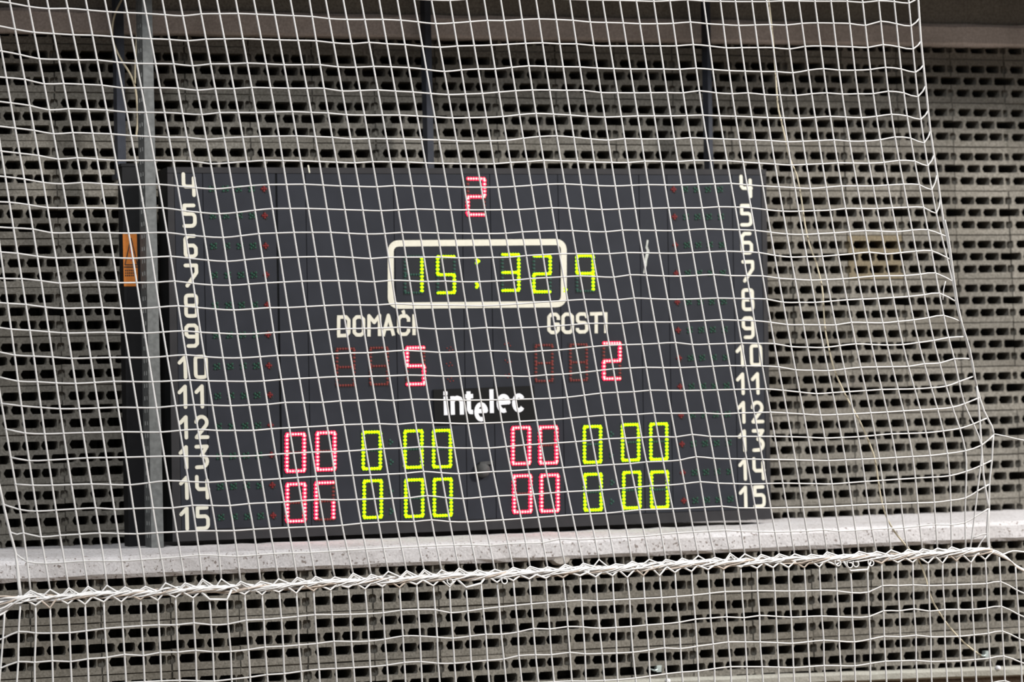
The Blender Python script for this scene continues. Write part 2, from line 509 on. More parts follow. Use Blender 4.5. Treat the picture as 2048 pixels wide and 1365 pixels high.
# ---- strokes painted on the face
lift = [0]
def stroke(bm, pts, width, closed=False, round_cap=True, d0=FR, th=.0012):
    """flat painted stroke along pts (x, z on the board plane)"""
    n = len(pts)
    P = [Vector((p[0], p[1])) for p in pts]
    y0 = YB - d0
    def poly(ring):
        lift[0] += 1
        y1 = YB - d0 - th - lift[0] % 40 * 2.5e-5       # overlapping brush marks never share one plane
        a = [bm.verts.new((q.x, y1, q.y)) for q in ring]
        b = [bm.verts.new((q.x, y0, q.y)) for q in ring]
        bm.faces.new(a)
        for k in range(len(a)):
            bm.faces.new((a[k], a[(k + 1) % len(a)], b[(k + 1) % len(a)], b[k]))
    h = width / 2
    for i in range(n if closed else n - 1):
        a, b = P[i], P[(i + 1) % n]
        t = (b - a)
        if t.length < 1e-6:
            continue
        t.normalize()
        nn = Vector((-t.y, t.x)) * h
        poly([a - nn, b - nn, b + nn, a + nn])
    for i, p in enumerate(P):
        if not closed and not round_cap and i in (0, n - 1):
            continue
        poly([p + Vector((math.cos(k * math.pi / 5), math.sin(k * math.pi / 5))) * h for k in range(10)])
def arc(cx, cy, rx, ry, a0, a1, n=8):
    return [(cx + rx * math.cos(math.radians(a0 + (a1 - a0) * k / n)), cy + ry * math.sin(math.radians(a0 + (a1 - a0) * k / n))) for k in range(n + 1)]
# glyph strokes in a cell: x 0..0.6, z 0..1
def rrect(x0, z0, x1, z1, r):
    return (arc(x1 - r, z1 - r, r, r, 0, 90, 3) + arc(x0 + r, z1 - r, r, r, 90, 180, 3)
            + arc(x0 + r, z0 + r, r, r, 180, 270, 3) + arc(x1 - r, z0 + r, r, r, 270, 360, 3))
GL = {
    '0': [(rrect(.06, 0.04, .54, .96, .12), True)],
    '1': [([(.10, .70), (.36, .96), (.36, .04)], False)],
    '2': [(arc(.30, .70, .24, .26, 175, -25, 8) + [(.06, .04), (.56, .04)], False)],
    '3': [([(.06, .96), (.54, .96), (.28, .56)] + arc(.28, .30, .26, .26, 90, -75, 7) + [(.06, .04)], False)],
    '4': [([(.06, .98), (.06, .52), (.14, .42), (.56, .42)], False), ([(.52, .80), (.52, .03)], False)],
    '5': [([(.50, .96), (.08, .96), (.08, .58), (.42, .58)] + arc(.38, .42, .16, .16, 70, 0, 3) + arc(.38, .20, .16, .16, 0, -90, 3) + [(.06, .04)], False)],
    '6': [([(.48, .96), (.20, .96), (.07, .82), (.07, .14), (.16, .04), (.44, .04), (.54, .14), (.54, .42), (.44, .53), (.08, .53)], False)],
    '7': [([(.06, .95), (.55, .95), (.55, .62), (.12, .04)], False)],
    '8': [(rrect(.06, .50, .54, .96, .11), True), (rrect(.06, .04, .54, .50, .11), True)],
    '9': [([(.54, .46), (.16, .46), (.06, .56), (.06, .86), (.16, .96), (.44, .96), (.54, .86), (.54, .14), (.44, .04), (.14, .04)], False)],
}
def painted_number(txt, cx, cy):
    c = B(cx, cy)
    hgt, wid = 0.090, 0.100
    adv = 0.070
    st = 0.0150
    bm = bmesh.new()
    n = len(txt)
    for k, ch in enumerate(txt):
        ox = c.x + (k - (n - 1) / 2) * adv - 0.3 * wid * .92
        for pts, cl in GL[ch]:
            stroke(bm, [(ox + x * wid * .92, c.z + (z - .5) * hgt) for x, z in pts], st, cl)
    part('painted_number', bm, M_PAINT)
left_n = [(377, 370), (378, 432), (380, 493), (381, 551.5), (381.6, 612), (382.5, 672), (384, 734.7), (384, 794), (385.5, 855), (386, 915), (387, 976), (387.5, 1037.5)]
right_n = [(1490.8, 373.5), (1491, 431), (1492, 487), (1494.5, 543), (1494.5, 600), (1495, 656), (1496, 711.5), (1497, 768), (1498.6, 825), (1500.5, 882), (1501.5, 939), (1502.5, 994.5)]
for k in range(12):
    painted_number(str(k + 4), *left_n[k])
    painted_number(str(k + 4), *right_n[k])

# words: strokes given in photo pixels on the board face
def px_letter(parent, strokes, width, mat, d0=FR, round_cap=False):
    bm = bmesh.new()
    for pts, cl in strokes:
        q = [B(x, y) for x, y in pts]
        stroke(bm, [(p.x, p.z) for p in q], width, cl, round_cap, d0)
    return part('letter', bm, mat, parent)
def word(name, letters, width, mat):
    e = bpy.data.objects.new(name, None)
    e.empty_display_size = .05
    e.parent = board
    link(e)
    for strokes in letters:
        o = px_letter(e, strokes, width, mat)
    return e
def Z(pts, ox, oy, s):
    return [(ox + x / s, oy + y / s) for x, y in pts]
a7 = lambda pts, cl=False: (Z(pts, 640, 540, 5.69), cl)
a8 = lambda pts, cl=False: (Z(pts, 960, 470, 5.69), cl)
def oct_(x0, y0, x1, y1, c):
    return [(x0 + c, y0), (x1 - c, y0), (x1, y0 + c), (x1, y1 - c), (x1 - c, y1), (x0 + c, y1), (x0, y1 - c), (x0, y0 + c)]
SW = 0.0145
word('team_name', [
    [a7([(207, 540), (207, 752)]), a7([(190, 540), (290, 537), (322, 575), (322, 715), (295, 748), (190, 752)])],
    [a7(oct_(384, 538, 490, 742, 28), True)],
    [a7([(552, 760), (552, 525), (612, 600), (672, 520), (672, 755)])],
    [a7([(712, 755), (772, 520), (832, 750)]), a7([(735, 672), (812, 670)])],
    [a7([(1002, 592), (1002, 555), (975, 527), (918, 528), (890, 560), (890, 705), (918, 735), (975, 733), (1002, 700), (1002, 672)]),
     a7([(935, 462), (945, 482)]), a7([(928, 492), (962, 484)])],
    [a7([(1064, 508), (1064, 745)])],
], SW, M_PAINT)
word('team_name', [
    [a8([(885, 970), (885, 935), (860, 907), (805, 907), (778, 935), (778, 1085), (805, 1112), (860, 1112), (885, 1085), (885, 1020), (835, 1020)])],
    [a8(oct_(938, 905, 1045, 1110, 28), True)],
    [a8([(1208, 950), (1208, 925), (1185, 903), (1125, 903), (1103, 925), (1103, 975), (1125, 1000), (1185, 1002), (1208, 1025), (1208, 1082), (1185, 1105), (1125, 1106), (1103, 1085), (1103, 1062)])],
    [a8([(1245, 902), (1388, 898)]), a8([(1316, 900), (1316, 1122)])],
    [a8([(1425, 882), (1425, 1120)])],
], SW, M_PAINT)

# cream frame around the clock
bm = bmesh.new()
cf = []
x0, x1, y0, y1, rr = 780.5, 1126.5, 486, 610.5, 15
for cx, cy, a0 in ((x1 - rr, y0 + rr, 0), (x0 + rr, y0 + rr, 90), (x0 + rr, y1 - rr, 180), (x1 - rr, y1 - rr, 270)):
    for k in range(5):
        a = math.radians(a0 + 22.5 * k)
        px, py = cx + rr * math.cos(a), cy - rr * math.sin(a)
        py -= (px - 953) / 353 * 3.0
        q = B(px, py)
        cf.append((q.x, q.z))
stroke(bm, cf, 0.026, True)
part('clock_frame', bm, M_PAINT)

# maker's plate
def F_(pts, cl=False): return (Z(pts, 840, 760, 6.204), cl)
bm = bmesh.new()
q = [B(868, 850), B(1070, 843), B(1066, 772), B(865, 780)]
skewbox(bm, *[(p.x, YB - FR - .006, p.z) for p in q], (0, .006, 0))
plate = part('maker_plate', bm, M_PLATE)
PW = 53 / 6.204 / 482
e_small = lambda cx, cy, rx, ry: [(cx - rx, cy + 2), (cx + rx, cy - 4)] + [(cx + rx * math.cos(math.radians(t)), cy - ry * math.sin(math.radians(t))) for t in range(0, 316, 21)]
for strokes in (
    [F_([(303, 146), (303, 194)]), F_([(305, 208), (311, 440)])],
    [F_([(388, 206), (396, 436)]), F_([(392, 270), (412, 238), (450, 226), (485, 238), (503, 275), (508, 434)])],
    [F_([(588, 146), (596, 370), (612, 402), (645, 402)]), F_([(550, 208), (645, 204)])],
    [F_([(686, 392), (806, 386)] + [(746 + 60 * math.cos(math.radians(t)), 400 - 94 * math.sin(math.radians(t))) for t in range(8, 320, 24)])],
    [F_([(872, 120), (880, 414)])],
    [F_([(962, 288), (1086, 280)] + [(1024 + 62 * math.cos(math.radians(t)), 295 - 92 * math.sin(math.radians(t))) for t in range(8, 320, 24)])],
    [F_([(1212 + 58 * math.cos(math.radians(t)), 289 - 92 * math.sin(math.radians(t))) for t in range(35, 326, 24)])],
):
    px_letter(plate, strokes, PW, M_WHITE, FR + .006)

# ---- seven segment digits made of round LEDs
def led(bm, x, z, r, d, sx=1.0):
    vs1 = [bm.verts.new((x + sx * r * math.cos(k * math.pi / 4), YB - d, z + r * math.sin(k * math.pi / 4))) for k in range(8)]
    vs2 = [bm.verts.new((x + sx * .52 * r * math.cos(k * math.pi / 4), YB - d - r * .6, z + .52 * r * math.sin(k * math.pi / 4))) for k in range(8)]
    for k in range(8):
        bm.faces.new((vs1[k], vs1[(k + 1) % 8], vs2[(k + 1) % 8], vs2[k]))
    bm.faces.new(vs2).material_index = 1
DW, DH = 0.0735, 0.1500
def digit(cx, cy, lit, on_m, off_m, ghost=True, lean=0.03):
    c = B(cx, cy)
    bm = bmesh.new()
    skewbox(bm, (c.x - .046, YB - FR - .001, c.z - .084), (c.x + .046, YB - FR - .001, c.z - .084),
            (c.x + .046, YB - FR - .001, c.z + .084), (c.x - .046, YB - FR - .001, c.z + .084), (0, .001, 0))
    dig = part('digit', bm, M_WINDOW)
    hw, hh = DW / 2, DH / 2
    nv, nh = 5, 7
    segs = {'a': ((-hw, hh), (hw, hh), nh), 'd': ((-hw, -hh), (hw, -hh), nh), 'g': ((-hw, 0), (hw, 0), nh),
            'f': ((-hw, hh), (-hw, 0), nv), 'b': ((hw, hh), (hw, 0), nv), 'e': ((-hw, 0), (-hw, -hh), nv), 'c': ((hw, 0), (hw, -hh), nv)}
    for s, (p, q, n) in segs.items():
        is_on = s in lit
        if not is_on and not ghost:
            continue
        bm = bmesh.new()
        for k in range(n):
            t = (k + (0.15 if s in 'adg' else .5)) / (n - 1 + .3 if s in 'adg' else n)
            x, z = p[0] + (q[0] - p[0]) * t, p[1] + (q[1] - p[1]) * t
            led(bm, c.x + x + lean * z, c.z + z, (.0080 if on_m is M_LED_R else .0066) if is_on else .0056, FR + .001, 1.0 if s in 'adg' else 1.25)
        sg = part('lit_segment' if is_on else 'unlit_segment', bm, on_m if is_on else off_m, dig)
        if is_on and on_m is M_LED_R:
            sg.data.materials.append(M_HOT_R)
R_, G_ = (M_LED_R, M_OFF_R), (M_LED_G, M_OFF_G)
ZERO = 'abcdef'
for cx, cy, lit, cm in [
    (951, 394, 'abged', R_),
    (826, 550, 'bc', G_), (891, 550, 'afgcd', G_), (1020, 545.6, 'abgcd', G_), (1083, 548.5, 'abged', G_), (1169, 547.5, 'abfgc', G_),
    (690, 735, '', R_), (757, 733, '', R_), (830, 732.5, 'afgcd', R_), (1087, 727, '', R_), (1156, 725.5, '', R_), (1222.5, 722.5, 'abged', R_),
    (590, 906, ZERO, R_), (651, 903, ZERO, R_), (742.6, 901.5, ZERO, G_), (826, 899, ZERO, G_), (883, 898, ZERO, G_),
    (591, 1006, ZERO, R_), (648.5, 1003, 'afec', R_), (744.6, 999, ZERO, G_), (827.5, 997, ZERO, G_), (884.5, 995.5, ZERO, G_),
    (1041, 892, ZERO, R_), (1095.5, 891, ZERO, R_), (1184, 889.5, ZERO, G_), (1260, 885.5, ZERO, G_), (1316.5, 884, ZERO, G_),
    (1043.5, 988.5, ZERO, R_), (1098, 987, ZERO, R_), (1185, 985, ZERO, G_), (1262.5, 981, ZERO, G_), (1318, 980, ZERO, G_),
]:
    digit(cx, cy, lit, *cm)
def dots(name, cx, cy, offs, mat, r):
    c = B(cx, cy)
    bm = bmesh.new()
    for x, z in offs:
        led(bm, c.x + x, c.z + z, r, FR + .0005)
    part(name, bm, mat)
TALL = [(-.004, .008), (.005, .0), (-.004, -.008)]
for x, y in ((954, 523), (954, 571)):
    dots('clock_colon', x, y, TALL, M_LED_G, .0068)
dots('decimal_point', 1129.6, 580.4, [(-.004, .006), (.004, .001), (-.004, -.006)], M_LED_G, .0062)
for x, y in ((781, 885), (782, 925), (781.5, 983), (782, 1023.5), (1222.6, 869), (1222, 911), (1223.8, 966), (1223, 1004)):
    dots('penalty_colon', x, y, TALL, M_OFF_G, .0055)
for x, y in ((898.5, 698), (897.6, 729), (900, 760), (1014, 690), (1015, 722), (1015.5, 752)):
    dots('timeout_light', x, y, [(-.012, .002), (.004, .006), (.012, -.005), (-.002, -.007)], M_OFF_R, .0035)
QUIN = [(-.009, .006), (.009, .009), (0, 0), (-.008, -.009), (.009, -.007)]
gx = [B(x, 733).x for x in (433, 459.6, 486, 512)]
rx_ = B(537, 733).x
gxr = [B(x, 771.5).x for x in (1382, 1405, 1428, 1452)]
rxr = B(1359, 771.5).x
def cluster(x, z, red):
    bm = bmesh.new()
    offs = [(-.008, 0), (.008, 0), (0, .008), (0, -.008), (0, 0)] if red else QUIN
    for dx, dz in offs:
        led(bm, x + dx, z + dz, .0060 if red else .0058, FR + .0005)
    o = part('foul_light', bm, M_DOT_R if red else M_DOT_G)
    bm = bmesh.new()
    for dx, dz in (((.006, -.014), (.0, .015), (.011, -.010)) if red else ((.011, .001), (.001, .011), (.002, -.011))):
        led(bm, x + dx, z + dz, .0042, FR + .0003)
    part('led_hole', bm, M_DOT_K, o)
for k in range(12):
    zl = B(left_n[k][0], left_n[k][1] + (8 if k == 0 else 0)).z
    zr = B(right_n[k][0], right_n[k][1] + (3 if k else 6)).z
    for x in gx: cluster(x, zl, False)
    cluster(rx_, zl, True)
    for x in gxr: cluster(x, zr, False)
    cluster(rxr, zr, True)
# lock knob with its tab, paint marks
kc = B(963, 941)
bm = bmesh.new()
prev = None
for r, d in ((.031, 0), (.031, .014), (.026, .022), (.012, .027), (.0001, .028)):
    ringv = [bm.verts.new((kc.x + r * math.cos(k * math.pi / 10), YB - FR - d, kc.z + r * math.sin(k * math.pi / 10))) for k in range(20)]
    if prev:
        for k in range(20):
            bm.faces.new((prev[k], prev[(k + 1) % 20], ringv[(k + 1) % 20], ringv[k]))
    prev = ringv
knob = part('lock_knob', bm, M_KNOB, None, True)
bm = bmesh.new()
q = [B(955, 931), B(983, 929), B(982, 922), B(957, 925)]
skewbox(bm, *[(p.x, YB - FR - .020, p.z) for p in q], (0, .018, 0))
part('lock_tab', bm, M_KNOB, knob)
bm = bmesh.new()
q = [B(x, y) for x, y in ((1294, 482), (1292, 495), (1295, 503), (1291, 518), (1290, 532), (1287, 546))]
for (a, b), wd in zip(zip(q, q[1:]), (.008, .011, .013, .010, .007)):
    stroke(bm, [(a.x, a.z), (b.x, b.z)], wd, False, True, FR, .0008)
part('paint_smear', bm, plain('smear', (0.42, 0.43, 0.40), 0.8, noise=0.3))
bm = bmesh.new()
q = [B(615.5, 332), B(618, 345)]
stroke(bm, [(p.x, p.z) for p in q], .006, False, True, .006, .001)
part('paint_tick', bm, M_PAINT)

# ------------------------------------------------------------------ posts, duct, cables behind the net
def ledge_z(Y):
    return zb + (-.017) * (Y / -0.35) if Y > -0.35 else zb - .017
def post(name, xt, xb, Yf, wid, dep, z_lo, z_hi, mat, label, group=None):
    """square steel post; xt/xb are photo columns of its front left arris at its top and foot"""
    root = empty(name, (xb, Yf + dep / 2, z_lo))
    tag(root, label, 'post', group)
    bm = bmesh.new()
    skewbox(bm, (xb, Yf, z_lo), (xb + wid, Yf, z_lo), (xt + wid, Yf, z_hi), (xt, Yf, z_hi), (0, dep, 0))
    place(root, mesh_obj('shaft', bm, mat))
    bm = bmesh.new()
    box(bm, (xb - .012, Yf - .004, z_lo - .006), (xb + wid + .012, Yf + dep + .004, z_lo + .004))
    place(root, mesh_obj('foot_plate', bm, mat))
    return root
ztop = Z0 + 0.9
PYF = -0.155
for i, (xa, xf, lab) in enumerate(((230.5, 236, 'dark steel post with two loose cables beside the galvanised upright'),
                                   (849, 856, 'dark steel post standing behind the lit period digit'),
                                   (1412.5, 1419, 'dark steel post rising behind the guest end of the scoreboard'))):
    a, b = on(xa, 0, PYF), on(xf, 325, PYF)
    z1, z2 = (ztop, zt_b - .02)
    sl = (a.x - b.x) / (a.z - b.z)
    xt, xb2 = b.x + sl * (z1 - b.z), b.x + sl * (z2 - b.z)
    wid = (.034, .027, .018)[i]
    root = empty('steel_post', (xb2, PYF, z2))
    tag(root, lab, 'post', 'steel posts above the scoreboard')
    bm = bmesh.new()
    skewbox(bm, (xb2, PYF, z2), (xb2 + wid, PYF, z2), (xt + wid, PYF, z1), (xt, PYF, z1), (0, .06, 0))
    place(root, mesh_obj('shaft', bm, M_POST))
    bm = bmesh.new()
    box(bm, (xb2 - .01, PYF - .004, z2 - .01), (xb2 + wid + .01, PYF + .064, z2 + .012))
    place(root, mesh_obj('bracket', bm, M_POST))
# galvanised slotted upright
GY = -0.40
a, b = on(289, 0, GY), on(305, 1090, GY)
sl = (a.x - b.x) / (a.z - b.z)
gz0 = ledge_z(-.35) - .002
gx0 = b.x + sl * (gz0 - b.z)
gx1 = b.x + sl * (ztop - b.z)
up = tag(empty('slotted_upright', (gx0, GY, gz0)), 'galvanised slotted steel upright standing beside the scoreboard end', 'post')
bm = bmesh.new()
gw = .050
skewbox(bm, (gx0 - .004, GY, gz0), (gx0 - .004 + gw, GY, gz0), (gx1 - .012 + gw * .8, GY, ztop), (gx1 - .012, GY, ztop), (0, .004, 0))
place(up, mesh_obj('front_flange', bm, M_GALV))
bm = bmesh.new()
ys = [GY + d for d in (.004, .024, .036, .059, .071, .099)]
zs = [gz0]
zz = gz0 + .05
while zz < ztop - .05:                                      # slots punched right through the web
    zs += [zz - .009, zz + .009]
    zz += .05
zs.append(ztop)
def web_pt(y, z, t):
    return (gx0 - .004 + (gx1 - .008 - gx0) * (z - gz0) / (ztop - gz0) + t, y, z)
for iz in range(len(zs) - 1):
    for iy in range(5):
        if iz % 2 == 1 and iy in (1, 3):
            continue
        (ya, yb), (za, zc) = (ys[iy], ys[iy + 1]), (zs[iz], zs[iz + 1])
        v = [bm.verts.new(web_pt(y, z, t)) for t in (0, .003) for y, z in ((ya, za), (yb, za), (yb, zc), (ya, zc))]
        for f in ((0, 1, 2, 3), (7, 6, 5, 4), (0, 4, 5, 1), (1, 5, 6, 2), (2, 6, 7, 3), (3, 7, 4, 0)):
            bm.faces.new([v[i] for i in f])
place(up, mesh_obj('side_web', bm, M_GALV))
# cable duct with its warning label
DY = -0.25
a, b = on(244, 333, DY), on(258, 1085, DY)
dsl = (a.x - b.x) / (a.z - b.z)
dz0, dz1 = ledge_z(DY) - .002, a.z
dx0, dx1 = b.x + dsl * (dz0 - b.z), a.x
duct = tag(empty('cable_duct', (dx0, DY, dz0)), 'tall black cable duct with an orange warning label beside the galvanised upright', 'cable duct')
bm = bmesh.new()
DWID = .075
skewbox(bm, (dx0, DY, dz0), (dx0 + DWID, DY, dz0), (dx1 + DWID, DY, dz1), (dx1, DY, dz1), (0, .075, 0))
place(duct, mesh_obj('housing', bm, M_DUCT))
bm = bmesh.new()
skewbox(bm, (dx1 - .004, DY - .003, dz1), (dx1 + DWID + .004, DY - .003, dz1), (dx1 + DWID + .004, DY - .003, dz1 + .012), (dx1 - .004, DY - .003, dz1 + .012), (0, .08, 0))
place(duct, mesh_obj('cap', bm, M_DUCT))
LYB = DY - .002
bm = bmesh.new()
q = [on(248, 573, LYB), on(276, 573, LYB), on(273.5, 467, LYB), on(245.5, 467, LYB)]
skewbox(bm, q[0], q[1], q[2], q[3], (0, .002, 0))
lab = place(duct, mesh_obj('warning_label', bm, M_ORANGE))
lab['label'] = 'orange warning label with a black triangle'
def ink(pts, wpx, mat, nm):
    bm = bmesh.new()
    for a, b in zip(pts, pts[1:]):
        p0, p1 = on(*a, LYB - .0006), on(*b, LYB - .0006)
        t = (p1 - p0).normalized()
        n = Vector((-t.z, 0, t.x)) * (wpx / 2 / 480)
        skewbox(bm, p0 - n, p1 - n, p1 + n, p0 + n, (0, .0006, 0))
    o = mesh_obj(nm, bm, mat)
    o.parent = lab
ink([(250, 530), (262, 476), (275, 530), (250, 530)], 2.2, M_INK, 'triangle')
ink([(262.5, 490), (260, 506), (266, 505), (262, 522)], 2.6, M_BOLT, 'lightning_bolt')
ink([(248, 534.5), (276, 534.5)], 2.4, M_INK, 'rule')
for yy, x1_ in ((541.5, 268), (546.5, 271), (551.5, 266)):
    xx = 250
    while xx < x1_:
        ink([(xx, yy), (xx + 2.6, yy)], 3.0, M_INK, 'print')
        xx += 3.8
def cable(name, pts, Y, r, mat, label, cat, group=None, wob=0.0):
    P3 = []
    for i, (x, y) in enumerate(pts):
        p = on(x, y, Y)
        P3.append(p)
    bm = bmesh.new()
    tube(bm, catmull(P3, 5), r, 7)
    return tag(mesh_obj(name, bm, mat, None, True), label, cat, group)
cable('electric_cable', [(268, -60), (255, -20), (243, 0), (230, 28), (224.5, 58), (227, 85), (240, 115), (260, 148), (269, 172), (273.5, 200), (275, 240), (272, 275)],
      -0.27, .0042, M_CABLE, 'beige cable bowing out in a wide curve beside the galvanised upright', 'cable')
cable('electric_cable', [(274, -60), (276.5, 0), (275.5, 40), (272.5, 90), (270.5, 130), (270, 168)],
      -0.275, .0036, M_CABLE, 'short beige cable hanging almost straight along the galvanised upright', 'cable')

# ------------------------------------------------------------------ the nets
NY = -2.0
def net_y(x, y):
    return NY + 0.030 * math.sin(x / 170.0 + y / 400.0) + 0.022 * math.sin(y / 150.0 - x / 260.0)
def N3(x, y, dy=0.0):
    return on(x, y, net_y(x, y) + dy)
c000 = [18.75, 55.5, 93.75, 132, 171.25, 209.5, 249.5, 287, 324.5, 359.25, 397, 433.75, 471.25, 507.5,
        544, 580.75, 618.75, 651.25, 686.5, 722, 758.25, 794.5, 828.25, 862.75, 899.5, 932.75, 968.25, 1001.5,
        1038.25, 1072, 1106.5, 1139.75, 1173.5, 1205, 1239, 1272.25, 1307, 1339.5, 1374.75, 1407, 1440.25, 1470.25, 1503.5, 1532.75,
        1565.5, 1597.25, 1629.25, 1661.5, 1694, 1724.75, 1757, 1788, 1817.25]
c220 = [23.75, 60.75, 98, 137, 176.5, 213, 252.5, 290.5, 328, 363.75, 401.75, 438, 475.5, 511.25,
        549, 584, 621.25, 655, 691, 727, 762.75, 797, 832, 867, 902, 935.75, 970, 1003.25,
        1037, 1070.75, 1105.25, 1139, 1172.75, 1207, 1240.25, 1273.5, 1306.5, 1339.5, 1371.5, 1404, 1437, 1469, 1501, 1532.75,
        1564.75, 1596, 1628, 1658.5, 1689, 1720.25, 1751, 1781.5, 1812.25, 1839]
c450 = [25.75, 64.25, 100.75, 139.5, 177.5, 216.25, 254.5, 293, 331.25, 368.25, 405, 442, 477.5,
        514.5, 550, 585.25, 622, 658.75, 694.5, 730.25, 766.5, 801.5, 837, 872.75, 906.5, 940.75, 974.5, 1008.25,
        1042, 1075.75, 1109, 1142.75, 1175.25, 1208.5, 1242.75, 1275.25, 1309, 1342.75, 1376, 1409.75, 1443.5, 1476.5, 1507.75,
        1538.5, 1570.5, 1602.25, 1633, 1665.25, 1696.75, 1728.5, 1760.25, 1790.5, 1822.25, 1853.5, 1877.25]
c680 = [25, 62.5, 100, 137.5, 175.5, 214.25, 252.5, 291.25, 328.75, 367, 403.25, 440, 476.25,
        514.5, 549.5, 585.75, 622.75, 659.5, 695.75, 730.75, 766.5, 802.75, 837.75, 874.5, 908.25, 942.5, 977, 1012,
        1046.5, 1080.25, 1113.5, 1149, 1182.75, 1216.5, 1250.25, 1282.75, 1316, 1349.75, 1382.75, 1416, 1450.25, 1482, 1515.25,
        1547.25, 1579.75, 1612.25, 1644, 1676.75, 1709.75, 1741, 1772.25, 1803.5, 1836, 1867.25, 1898]
c900 = [18.75, 55, 93.75, 132, 171.25, 210, 249.25, 288, 326.25, 366.25, 402.5, 439.5, 476.25,
        513.25, 549.5, 585.75, 623.25, 662, 697, 732, 767.5, 803.25, 839.5, 874.5, 908.75, 944.5, 978.25, 1013.25,
        1049, 1084, 1118.5, 1154, 1187.75, 1221.5, 1254.5, 1287.75, 1321.5, 1356, 1389.75, 1424.5, 1456.5, 1489.75, 1521.5,
        1554, 1587.25, 1620.5, 1653.5, 1687.25, 1721, 1755.5, 1789.25, 1823, 1858.5, 1893.5, 1930.5]
c1060 = [46, 79.5, 118, 157.5, 198, 234.5, 273, 312.5, 352.5, 392, 432, 467.5, 507,
         540, 577.5, 612.75, 650, 685.75, 724, 759.5, 795.75, 830.75, 866.5, 902.5, 937.75, 973.25, 1010,
         1046.5, 1081, 1116, 1151, 1186.5, 1217.75, 1252.75, 1287, 1321, 1353.5, 1386.5, 1417.25, 1451.5, 1482.25, 1517,
         1549, 1581, 1613, 1647.25, 1677.25, 1711, 1743.5, 1777.25, 1808.5, 1840.5, 1872.25, 1902.75, 1930.5, 1947.25]
KN = [(61, 1182), (100, 1180), (137.5, 1177), (176, 1174), (214, 1172), (250, 1175), (291, 1174), (331, 1167), (370, 1167), (404.5, 1159), (442.5, 1159), (481, 1164),
      (521, 1164), (557, 1159), (594, 1156), (631, 1154), (669.5, 1155), (706, 1147.5), (742, 1150), (776.5, 1144), (813, 1142.5), (848, 1140), (883, 1141), (918, 1137.5), (954.5, 1141), (989.5, 1140),
      (1026.5, 1136), (1060, 1134), (1095, 1135), (1130, 1130), (1166.5, 1127.5), (1198, 1120), (1231, 1129), (1264, 1124), (1298.5, 1120), (1331.5, 1120), (1364, 1117.5), (1396.5, 1112.5), (1430, 1116), (1460, 1107.5), (1489.5, 1109), (1522, 1110),
      (1558, 1109), (1589, 1109), (1622, 1110), (1654, 1105), (1687, 1110), (1718, 1104), (1753, 1104), (1782, 1101), (1815.5, 1100), (1845, 1099), (1875, 1097.5), (1903, 1095), (1931.5, 1097.5), (1940, 1104)]
cols = {}
for a in range(-4, 52):
    pts = []
    for y, lst, off in ((0, c000, 0), (220, c220, 1), (450, c450, 2), (680, c680, 3), (900, c900, 4), (1060, c1060, 4)):
        k = a + off
        if 0 <= k < len(lst):
            pts.append((y, lst[k]))
    pts.append((KN[a + 4][1], KN[a + 4][0]))
    cols[a] = pts
cols[50] = [(0, 1757), (220, 1781.5 + 0)] and [(0, c000[50]), (220, c220[51]), (450, c450[52]), (680, 1867.25), (800, 1900), (900, 1930.5), (1000, 1931), (1060, 1930.5), (1097.5, 1931.5)]
cols[51] = [(0, c000[51]), (220, c220[52]), (450, 1853.5), (680, 1898), (718, 1908.5), (809, 1929), (891, 1963), (960, 1957), (1020, 1951), (1104, 1940)]
cols[52] = [(0, 1817.25), (220, 1839), (450, 1877.25), (500, 1890), (560, 1904), (640, 1921), (720, 1941)]
def col_x(a, y):
    p = cols[a]
    return hermite([q[0] for q in p], [q[1] for q in p], y)
S = 2.926
def rows_from(*tiles):
    out = []
    for ox, oy, pts in tiles:
        out += [(ox + x / S, oy + y / S) for x, y in pts]
    out.sort()
    return out
A, Bt, Ct = (0, 0), (680, 0), (1348, 0)
D, E_, F2 = (0, 450), (680, 450), (1348, 450)
G, H_, I_ = (0, 899), (680, 899), (1348, 899)
